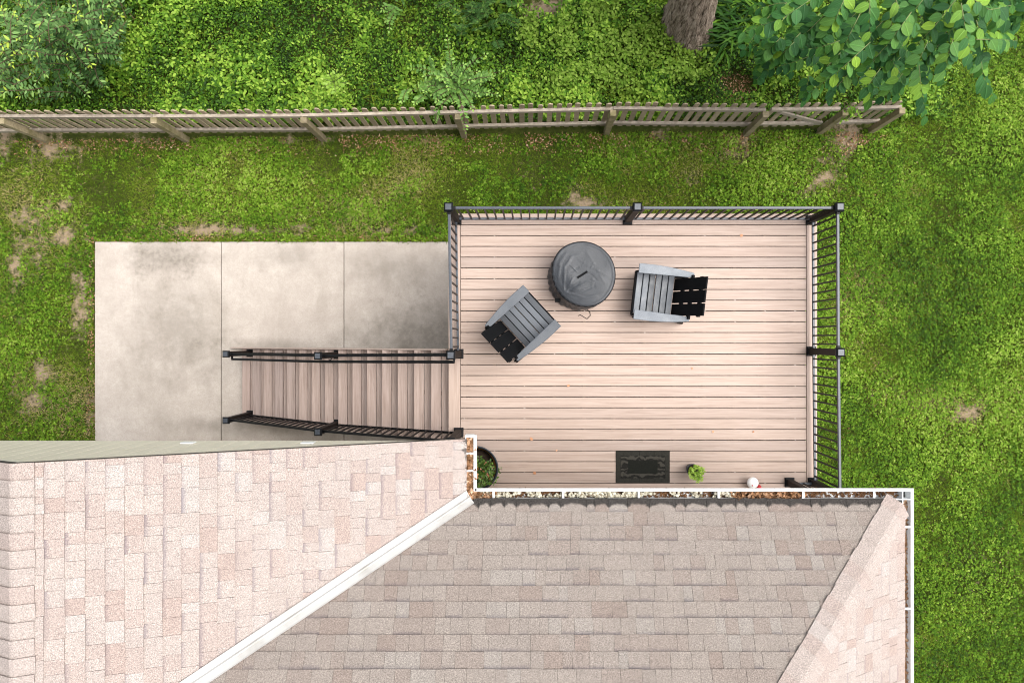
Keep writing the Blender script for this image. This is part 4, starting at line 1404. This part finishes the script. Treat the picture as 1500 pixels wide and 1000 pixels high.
# ---------------------------------------------------------------- broad leaved tree at the upper right
bt = empty("mulberry_tree", (6.6, 6.6, 0), "tree with large oval veined leaves on drooping twigs, overhanging fence and lawn", "tree")
mb = MB(); mb.tube([(6.6, 6.7, -.1), (6.55, 6.6, 1.5), (6.5, 6.35, 3.0), (6.4, 6.0, 4.6)], [.16, .13, .11, .07], 12); mb.build("trunk", M['bark'], bt, smooth=True)
leaf_meshes = []
for s_ in range(5):
    me = bpy.data.meshes.new("leaf")
    q = random.Random(s_)
    b_, c_ = q.uniform(.85, 1.15), q.uniform(-.12, .12)
    me.from_pydata([(x, y * b_ , z + c_ * x * y * 2 + .05 * c_ * x) for x, y, z in T_BIG[0]], [], T_BIG[1])
    l = me.uv_layers.new(name="UVMap")
    for lp in me.loops: l.data[lp.index].uv = _bu[lp.vertex_index]
    me.polygons.foreach_set("use_smooth", [True] * len(me.polygons))
    me.materials.append(M['bigleaf']); leaf_meshes.append(me)

TW = [  # pixel routes of the twigs with the height they hang at
    ([(1205, -12), (1150, 25), (1088, 48)], 4.6, 4.1), ([(1240, -8), (1224, 28), (1207, 52)], 4.7, 4.3), ([(1275, 62), (1228, 105), (1184, 137)], 4.6, 3.9), ([(1200, 78), (1160, 92), (1122, 104)], 3.6, 3.1),
    ([(1274, -5), (1274, 40), (1276, 78)], 4.8, 4.4), ([(1335, 18), (1303, 62), (1268, 100)], 4.9, 4.3), ([(1400, 0), (1368, 40), (1340, 68)], 5.0, 4.6), ([(1408, 5), (1416, 55), (1424, 98)], 5.2, 4.8),
    ([(1396, 58), (1386, 90), (1380, 122)], 4.7, 4.3), ([(1430, 58), (1462, 58), (1490, 60)], 4.6, 4.2), ([(1436, 78), (1440, 112), (1456, 146)], 4.2, 3.7), ([(1346, 95), (1350, 135), (1356, 172)], 4.4, 3.9),
    ([(1322, 108), (1308, 128), (1290, 150)], 4.2, 3.8), ([(1415, -8), (1450, 15), (1482, 8)], 5.2, 4.9), ([(1150, 55), (1125, 85), (1112, 100)], 3.3, 2.9), ([(1185, 110), (1182, 130), (1178, 146)], 3.0, 2.6),
    ([(1310, -5), (1325, 30), (1330, 55)], 4.6, 4.2), ([(1360, -10), (1340, 15), (1320, 30)], 4.9, 4.6), ([(1290, 100), (1272, 125), (1275, 148)], 4.0, 3.7), ([(1430, 30), (1440, 60), (1436, 80)], 4.6, 4.3),
    ([(1180, 5), (1140, 5), (1105, 15)], 3.8, 3.5), ([(1260, 20), (1240, 60), (1225, 85)], 3.9, 3.5), ([(1230, 60), (1200, 70), (1172, 74)], 4.0, 3.6), ([(1360, 60), (1345, 90), (1330, 110)], 3.9, 3.6),
    ([(1460, 10), (1475, 30), (1470, 50)], 4.0, 3.6), ([(1300, 80), (1320, 110), (1316, 140)], 3.5, 3.2), ([(1210, 20), (1185, 45), (1160, 60)], 3.4, 3.1), ([(1250, 100), (1225, 128), (1215, 142)], 3.0, 2.6)]
for _ in range(64):
    x0 = R.uniform(1110, 1490); y0_ = R.uniform(-45, 100 if x0 < 1360 else 45)
    TW.append(([(x0 + 25, y0_ - 25), (x0, y0_), (x0 - R.uniform(-12, 32), y0_ + R.uniform(20, 40))], R.uniform(2.4, 4.0), R.uniform(2.0, 3.4)))
LV = []
hub = Vector((6.4, 6.0, 4.4))
tw = MB()
for ti, (route, h0, h1) in enumerate(TW):
    pts = []
    nseg = 8
    for i in range(nseg + 1):
        t = i / nseg; q = t * (len(route) - 1); j = min(int(q), len(route) - 2); k_ = q - j
        px = route[j][0] * (1 - k_) + route[j + 1][0] * k_; py = route[j][1] * (1 - k_) + route[j + 1][1] * k_
        pts.append(P(px, py, H - (h0 + (h1 - h0) * t * t)))
    tw.tube(pts, [.0055 - .0035 * i / nseg for i in range(nseg + 1)], 5)
    L = sum((b_ - a_).length for a_, b_ in zip(pts[:-1], pts[1:]))
    nl = max(4, int(L / .050))
    side = 1
    for k_ in range(nl):
        t = (k_ + .6) / nl; q = t * nseg; j = min(int(q), nseg - 1)
        p = pts[j].lerp(pts[j + 1], q - j); dd_ = (pts[j + 1] - pts[j]).normalized()
        sd = dd_.cross(Vector((0, 0, 1))).normalized(); side = -side
        dr = (dd_ * R.uniform(.25, .75) + sd * side * R.uniform(.7, 1.1) + Vector((0, -.12, R.uniform(-.35, .05)))).normalized()
        nrm = Vector((R.gauss(0, .28), R.gauss(-.1, .28), 1))
        s_ = R.uniform(.115, .18) * (1.0 if t < .75 else .8)
        LV.append((p, dr, nrm, s_, t, ti))
    LV.append((pts[-1], (dd_ + Vector((0, -.1, -.2))).normalized(), Vector((0, 0, 1)), .12, 1.0, ti))
tw.build("twig", M['greenstem'], bt)
mb = MB()
for e in ((7.6, 4.2, 4.7), (6.0, 4.4, 4.5), (4.6, 4.2, 4.4), (3.6, 3.9, 4.2)):
    e = Vector((e[0] * .8 + .9, e[1] + 1.0, e[2]))
    mb.tube([hub, hub.lerp(e, .5) + Vector((0, 0, .12)), e], [.045, .03, .012], 7)
mb.build("limb", M['twig'], bt, smooth=True)
LV.sort(key=lambda a: -(a[3] * F / (H - a[0].z)) - (2 if a[5] < 28 else 0))
def in_view(p):
    a_, b_, _ = px_of(p); return -5 < b_ < 330 and 1000 < a_ < 1505
vis = [l for l in LV if in_view(l[0])]; hid = [l for l in LV if not in_view(l[0])]
base = WLOC[bt]
for p, dr, nrm, s_, t, ti in vis[:300]:
    y_ = nrm.cross(dr).normalized(); z_ = dr.cross(y_).normalized()
    o = bpy.data.objects.new("leaf", leaf_meshes[R.randrange(5)]); COL.objects.link(o)
    o.parent = bt
    o.matrix_basis = Matrix.Translation(p - base) @ Matrix((dr, y_, z_)).transposed().to_4x4() @ Matrix.Scale(s_, 4)
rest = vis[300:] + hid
leaf_field("leaf_mass", [tuple(l[0]) for l in rest], [tuple(l[1]) for l in rest], [tuple(l[2]) for l in rest], [l[3] for l in rest], [R.uniform(0, .9) for _ in rest], T_BIG[0], T_BIG[1], M['bigleaf_shaded'], bt, uvt=_bu)

# ---------------------------------------------------------------- things on the deck
def chair(loc, back_dir, label):
    """flat board lounge chair: local +x runs from the front edge to the back"""
    t = empty("adirondack_chair", (0, 0, 0), label, "chair", "lounge chairs on the deck")
    b = .004
    # seat slats, falling slightly to the rear
    for k in range(6):
        xc = -.315 + k * .084; z = .385 - .13 * (xc + .315)
        wz = .073
        mb = MB(); mb.bar((xc, -.265, z), (xc, .265, z), wz, .022, up=(.13, 0, 1))
        mb.build("seat_slat", M['grey_lumber'], t, b)
    for xc in (-.20, .0, .10):
        z = .350 - .13 * (xc + .315)
        mb = MB(); mb.bar((xc, -.26, z), (xc, .26, z), .19 if xc < .05 else .08, .018, up=(.13, 0, 1)); mb.build("seat_gap_blackout", M['black_lumber'], t, b)  # black boards added under the slats to darken the seat gaps
    # back slats
    a0 = Vector((.165, 0, .27)); lean = Vector((.36, 0, 1)).normalized()
    for j in (-1, 0, 1):
        yy = j * .163
        nrm = Vector((-1, 0, .36)).normalized()
        mb = MB(); mb.bar(a0 + Vector((0, yy, 0)), a0 + lean * .74 + Vector((0, yy, 0)), .150, .022, up=nrm)
        mb.build("back_slat", M['black_lumber'], t, b)
    for q, w_ in ((.16, .62), (.36, .56), (.58, .50)):
        c = a0 + lean * q + Vector((.028, 0, -.008))
        mb = MB(); mb.bar(c + Vector((0, -w_ / 2, 0)), c + Vector((0, w_ / 2, 0)), .030, .06, up=lean)
        mb.build("back_brace", M['black_lumber'], t, b)
    for s_ in (-1, 1):
        # armrest: straight inner edge, outer edge bowed and tapering to the rear
        inner = .232; poly = []
        outer = []
        for i in range(11):
            u = i / 10; xx = -.365 + .70 * u
            ow = .365 - .012 * (1 - u) - .058 * max(0, (u - .25) / .75) ** 1.6
            outer.append((xx, s_ * ow))
        poly = [(-.365, s_ * inner)] + outer + [(.338, s_ * .262), (.30, s_ * .245)]
        if s_ < 0: poly = poly
        else: poly = poly[::-1]
        mb = MB(); mb.prism(poly, .575, .600); mb.build("armrest", M['grey_arm'], t, .006)
        box_obj("leg", (-.30, s_ * .298 - .0125, 0), (-.185, s_ * .298 + .0125, .574), M['black_lumber'], t, b)
        mb = MB(); mb.bar((-.345, s_ * .281, .335), (.37, s_ * .281, .08), .024, .125); mb.build("side_rail", M['black_lumber'], t, b)
        mb = MB(); mb.bar((.35, s_ * .308, 0), (.235, s_ * .308, .574), .024, .07, up=(1, 0, 0)); mb.build("leg", M['black_lumber'], t, b)
        mb = MB(); mb.bar((.14, s_ * .29, .545), (.31, s_ * .29, .545), .055, .055); mb.build("arm_support", M['black_lumber'], t, b)
    mb = MB(); mb.bar((-.362, -.283, .335), (-.362, .283, .335), .020, .10); mb.build("front_apron", M['black_lumber'], t, b)
    t.location = loc
    t.rotation_euler = (0, 0, math.atan2(back_dir[1], back_dir[0]))
    return t


chair((1.645, .592, DZ), (math.cos(math.radians(6.5)), -math.sin(math.radians(6.5))), "grey and black lounge chair facing left, right of the round covered fire pit")
chair((-.172, .205, DZ), (-.735, -.678), "grey and black lounge chair turned toward the fire pit, nearest the stairs")

# covered fire pit
pit_c = Vector((dx(848.5), dy(408.5), DZ))
pit = empty("fire_pit", tuple(pit_c), "round fire pit under a creased dark grey vinyl cover", "fire pit")
NR, NT = 52, 128
v = []; f = []
RT, HT = .418, .535
prof = [(RT * i / 26, 1) for i in range(1, 27)] + [(RT * 1.004, .985), (RT * 1.012, .96), (RT * 1.008, .93), (RT * 1.004, .90)] + [(RT * (1.004 + .012 * (k / 20) + .01 * math.sin(k * .9)), .90 - .90 * k / 20) for k in range(1, 21)]
v.append(pit_c + Vector((0, 0, HT)))
def crease(xx, yy, ax, ay, bx, by, w, h):
    dxx, dyy = bx - ax, by - ay; L2 = dxx * dxx + dyy * dyy
    t = max(0, min(1, ((xx - ax) * dxx + (yy - ay) * dyy) / L2))
    q = math.hypot(xx - ax - dxx * t, yy - ay - dyy * t)
    return h * math.exp(-(q / w) ** 2) * math.sin(math.pi * (.15 + .7 * t))
CR = [(-.20, -.22, .10, -.08, .008, .010), (-.20, -.22, -.12, -.04, .008, .010), (-.23, -.2, -.22, .10, .010, .011), (-.19, -.22, .02, -.28, .009, .010), (-.22, .1, -.12, .24, .009, .009), (-.20, -.21, -.04, -.10, .02, -.010), (-.05, .2, .34, -.02, .005, .006), (.06, .30, .30, -.12, .005, .005),
      (-.16, .02, .0, .14, .006, -.004), (-.1, -.24, .16, -.14, .008, -.008), (-.3, .12, -.2, .28, .008, .008), (-.18, .22, .0, .27, .008, .006), (-.05, -.30, .2, -.26, .010, .008), (-.3, -.02, -.27, .14, .010, .008), (.12, -.16, .14, -.02, .006, .005), (.1, .02, .2, -.08, .005, -.005), (-.06, .04, -.16, .14, .006, .005)]
for i, (r, z) in enumerate(prof):
    for k in range(NT):
        t = 2 * math.pi * k / NT
        rr = r; zz = z * HT
        cx_, cy_ = r * math.cos(t), r * math.sin(t)
        pull = max(0, math.cos(t - 3.75)) ** 1.5
        if i <= 29: rr *= 1 - .15 * pull
        else: rr *= 1 - .15 * pull * max(0, (z - .1) / .8) ** .8
        if i < 26:
            cx_, cy_ = rr * math.cos(t), rr * math.sin(t)
            zz += sum(crease(cx_, cy_, *c) for c in CR)
            zz += .006 * math.sin(9 * r + 2 * t) * (r / RT) - .018 * max(0, 1 - abs(r - .30) / .10) * max(0, math.cos(t - 3.75)) ** 2
            lo = max(0, math.cos(t - 3.75)); zz -= .07 * (r / RT) ** 6 * lo ** 2
            zz += .006 * (i == 24)
        else:
            lo = max(0, math.cos(t - 3.75)); zz -= .07 * lo ** 2 * z
            rr += .007 * math.sin(t * 17 + 2 * math.sin(t * 5)) * (1 - z) + .010 * math.sin(t * 31 + z * 6) * lo
            rr -= .03 * lo * max(0, 1 - abs(z - .55) / .4)
        v.append(pit_c + Vector((rr * math.cos(t), rr * math.sin(t), max(.004, zz))))
for k in range(NT): f.append((0, 1 + k, 1 + (k + 1) % NT))
for i in range(len(prof) - 1):
    for k in range(NT):
        a_ = 1 + i * NT + k; b_ = 1 + i * NT + (k + 1) % NT
        f.append((a_, a_ + NT, b_ + NT, b_))
cov = obj("cover", v, f, M['vinyl'], pit, smooth=True)
hc = pit_c + Vector((.005, .005, HT + .012)); hd = Vector((math.cos(.56), math.sin(.56), 0))
mb = MB(); mb.bar(hc - hd * .075, hc + hd * .075, .026, .014); mb.build("handle_strap", M['black_lumber'], pit, .004)
mb = MB()
for k in range(48):
    t0_, t1_ = 2 * math.pi * k / 48, 2 * math.pi * (k + 1) / 48
    def rim(t): return pit_c + Vector((RT * 1.012 * math.cos(t), RT * 1.012 * math.sin(t), HT * .965 - .066 * max(0, math.cos(t - 3.75)) ** 2)) - Vector((math.cos(t), math.sin(t), 0)) * RT * .15 * max(0, math.cos(t - 3.75)) ** 1.5
    mb.bar(rim(t0_), rim(t1_), .010, .012)
mb.build("hem_piping", M['black_lumber'], pit)
mb = MB(); q = pit_c + Vector((-.30, -.31, .30)); mb.box(q + Vector((-.035, -.02, -.02)), q + Vector((.035, .03, .03))); mb.build("side_buckle", M['black_lumber'], pit, .008)
cp = [P(858, 452, 9.17), P(864, 456, 9.172), P(865, 462, 9.172), P(860, 467, 9.172), P(855, 464, 9.172), P(850, 461, 9.172), P(847, 462.5, 9.172)]
mb = MB(); mb.tube(cp, .004, 6); mb.build("draw_cord", M['black_lumber'], pit)

# door mat
mx0, mx1, my1, my0 = dx(902), dx(981), dy(660), dy(707)
mat_ = empty("door_mat", ((mx0 + mx1) / 2, (my0 + my1) / 2, DZ), "black rubber door mat with block border, lying below the gutter", "door mat")
box_obj("base", (mx0, my0, DZ + .001), (mx1, my1, DZ + .008), M['mat_edge'], mat_, .002)
bw = .062
n = 7
for k in range(n):
    a_ = mx0 + .006 + (mx1 - mx0 - .012) * k / n; b_ = mx0 + .006 + (mx1 - mx0 - .012) * (k + 1) / n
    for y_a, y_b in ((my1 - bw, my1 - .006), (my0 + .006, my0 + bw)):
        box_obj("border_block", (a_ + .003, y_a, DZ + .0085), (b_ - .003, y_b, DZ + .013), M['mat_edge'], mat_, .002)
for k in range(3):
    a_ = my0 + bw + (my1 - my0 - 2 * bw) * k / 3; b_ = my0 + bw + (my1 - my0 - 2 * bw) * (k + 1) / 3
    for x_a, x_b in ((mx0 + .006, mx0 + bw), (mx1 - bw, mx1 - .006)):
        box_obj("border_block", (x_a, a_ + .003, DZ + .0085), (x_b, b_ - .003, DZ + .013), M['mat_edge'], mat_, .002)
box_obj("scroll_field", (mx0 + bw + .004, my0 + bw + .004, DZ + .0085), (mx1 - bw - .004, my1 - bw - .004, DZ + .012), M['mat'], mat_)
box_obj("center_panel", (mx0 + .165, my0 + .13, DZ + .0125), (mx1 - .165, my1 - .13, DZ + .015), M['mat_center'], mat_, .002)

# round planter beside the corner of the gutters
pc = Vector(((697 - PX) * .00876, -(686 - PY) * .00876, DZ))
pl_ = empty("planter", tuple(pc), "large round planter with dark rim and rusty inside, holding a leafy bush", "planter")
mb = MB(); mb.lathe([(.215, .002), (.285, .395), (.290, .415), (.282, .42), (.268, .412), (.262, .40)], pc, 48, cap=False)
mb.build("tub", M['pot_black'], pl_, smooth=True)
mb = MB(); mb.lathe([(.21, .15), (.258, .398), (.262, .399), (.2145, .148)][:2], pc, 48, cap=False); mb.build("lining", M['pot_rust'], pl_, smooth=True)
mb = MB(); mb.lathe([(.215, .17), (.15, .20), (.02, .21)], pc, 32); mb.build("soil", M['potsoil'], pl_, smooth=True)
bu = empty("potted_bush", tuple(pc + Vector((0, 0, .2))), "dark green flowering bush growing in the round planter by the gutter corner", "plant")
acc = []; st = MB()
for k in range(120):
    a_ = R.uniform(0, 6.28); r_ = R.random() ** .6 * .27
    b0 = pc + Vector((R.gauss(.02, .03), R.gauss(-.05, .03), .2)); b1 = pc + Vector((.04 + r_ * math.cos(a_), -.07 + r_ * math.sin(a_) * .8, R.uniform(.40, .66) - r_ * .4))
    st.tube([b0, b0.lerp(b1, .6) + Vector((0, 0, .05)), b1], [.004, .003, .002], 5)
    spray([b0, b0.lerp(b1, .6) + Vector((0, 0, .05)), b1], 7, .056, acc, R.uniform(.3, .75), False, 1, .4, .35)
b0 = pc + Vector((.05, -.1, .3)); b1 = P(735, 686, 8.85)
st.tube([b0, b0.lerp(b1, .6) + Vector((0, 0, .06)), b1], [.004, .003, .002], 5); spray([b0, b0.lerp(b1, .6) + Vector((0, 0, .06)), b1], 7, .04, acc, .5, False, 1, .4, .4)
for k in range(10):
    a_ = R.uniform(0, 6.28); acc.append((pc + Vector((.02 + R.uniform(-.1, .15), R.uniform(-.12, .14), .5)), Vector((math.cos(a_), math.sin(a_), 0)), Vector((0, 0, 1)), .03, R.uniform(.94, 1)))
st.build("stem", M['twig'], bu); flush("foliage", acc, T_LEAF, M['rose'], bu)

# small potted herb
hc_ = P(1011, 685, 9.18)
hp = empty("herb_pot", tuple(hc_), "small black pot standing on the deck between door mat and railing", "pot")
mb = MB(); mb.lathe([(.055, .001), (.075, .13), (.08, .135), (.08, .15), (.068, .15), (.066, .125)], hc_, 28, cap=False); mb.build("pot", M['pot_black'], hp, smooth=True)
mb = MB(); mb.lathe([(.065, .120), (.01, .126)], hc_, 20); mb.build("soil", M['potsoil'], hp)
he = empty("herb", tuple(hc_ + Vector((0, 0, .12))), "bright lime green leafy herb growing in the small black pot", "plant")
acc = []; st = MB()
for k in range(22):
    a_ = R.uniform(0, 6.28); r_ = R.random() ** .5 * .11
    b0 = hc_ + Vector((0, 0, .12)); b1 = hc_ + Vector((.028 + r_ * math.cos(a_), -.022 + r_ * math.sin(a_), R.uniform(.20, .32)))
    st.tube([b0, b1], [.003, .002], 5); spray([b0, b1], 3, .05, acc, R.uniform(.3, .8), True, 1, .2, .6)
for k in range(6):
    b0 = hc_ + Vector((.03, -.02, .18)); b1 = P(1027 + R.uniform(-3, 4), 690 + R.uniform(-4, 5), 9.0); st.tube([b0, b1], [.003, .002], 5); spray([b0, b1], 3, .045, acc, .6, True, 1, .2, .5)
st.build("stem", M['greenstem'], he); flush("foliage", acc, T_LEAF, M['lime'], he)

# little garden ornament half under the gutter
oc = P(1101, 707, 9.18)
orn = empty("garden_ornament", tuple(oc), "small white domed ornament with red dots, half hidden below the long gutter", "ornament")
mb = MB(); mb.lathe([(.055, .001), (.062, .05), (.055, .09), (.03, .12)], oc, 20); mb.build("body", M['stone'], orn, smooth=True)
dc = oc + Vector((-.02, .025, .10)); mb = MB(); mb.lathe([(.074, 0), (.076, .012), (.066, .042), (.04, .062), (.004, .07)], dc, 24); mb.build("dome", M['ceramic'], orn, smooth=True)
for a_, r_ in ((.4, .045), (2.2, .05), (4.0, .03), (5.2, .055)):
    z = .07 * math.cos(r_ / .074 * 1.4) + .002
    c = dc + Vector((r_ * math.cos(a_), r_ * math.sin(a_), z)); mb = MB(); mb.lathe([(.013, -.004), (.011, .003), (.002, .005)], c, 12); mb.build("dot", M['red'], orn, smooth=True)
c = oc + Vector((.075, -.055, 0)); mb = MB(); mb.lathe([(.04, .001), (.045, .05), (.02, .10)], c, 16); mb.build("foot", M['red'], orn, smooth=True)

# fallen leaves lying on the boards
FLV = [(780, 644.5, .055, "pale tan leaf on a deck joint near the round planter"), (782, 690, .05, "orange leaf on the deck between planter and door mat"), (831, 566, .045, "small orange leaf in a board gap below the left chair"),
       (832, 725, None, ""), (1043, 633, .035, "tiny brown leaf on the boards above the potted herb"), (1104.5, 631, .03, "tiny tan leaf on the boards near the right railing"), (814, 660, .03, "little dry leaf lying straight below the pale tan leaf"),
       (1013, 538, .03, "yellow speck of leaf on the open boards below the right chair"), (1087, 343, .045, "yellow leaf at the far edge of the deck near the railing")]
for px_, py_, s_, lab in FLV:
    if s_ is None: continue
    o = bpy.data.objects.new("fallen_leaf", leaf_meshes[R.randrange(5)].copy()); COL.objects.link(o)
    o.data.materials.clear(); o.data.materials.append(M['dryleaf'])
    p = P(px_, py_, 9.18); o.location = (p.x, p.y, DZ + .014); o.rotation_euler = (0, .15, R.uniform(0, 6)); o.scale = (s_, s_ * 1.1, s_)
    tag(o, lab, "leaf", "fallen leaves on the deck")
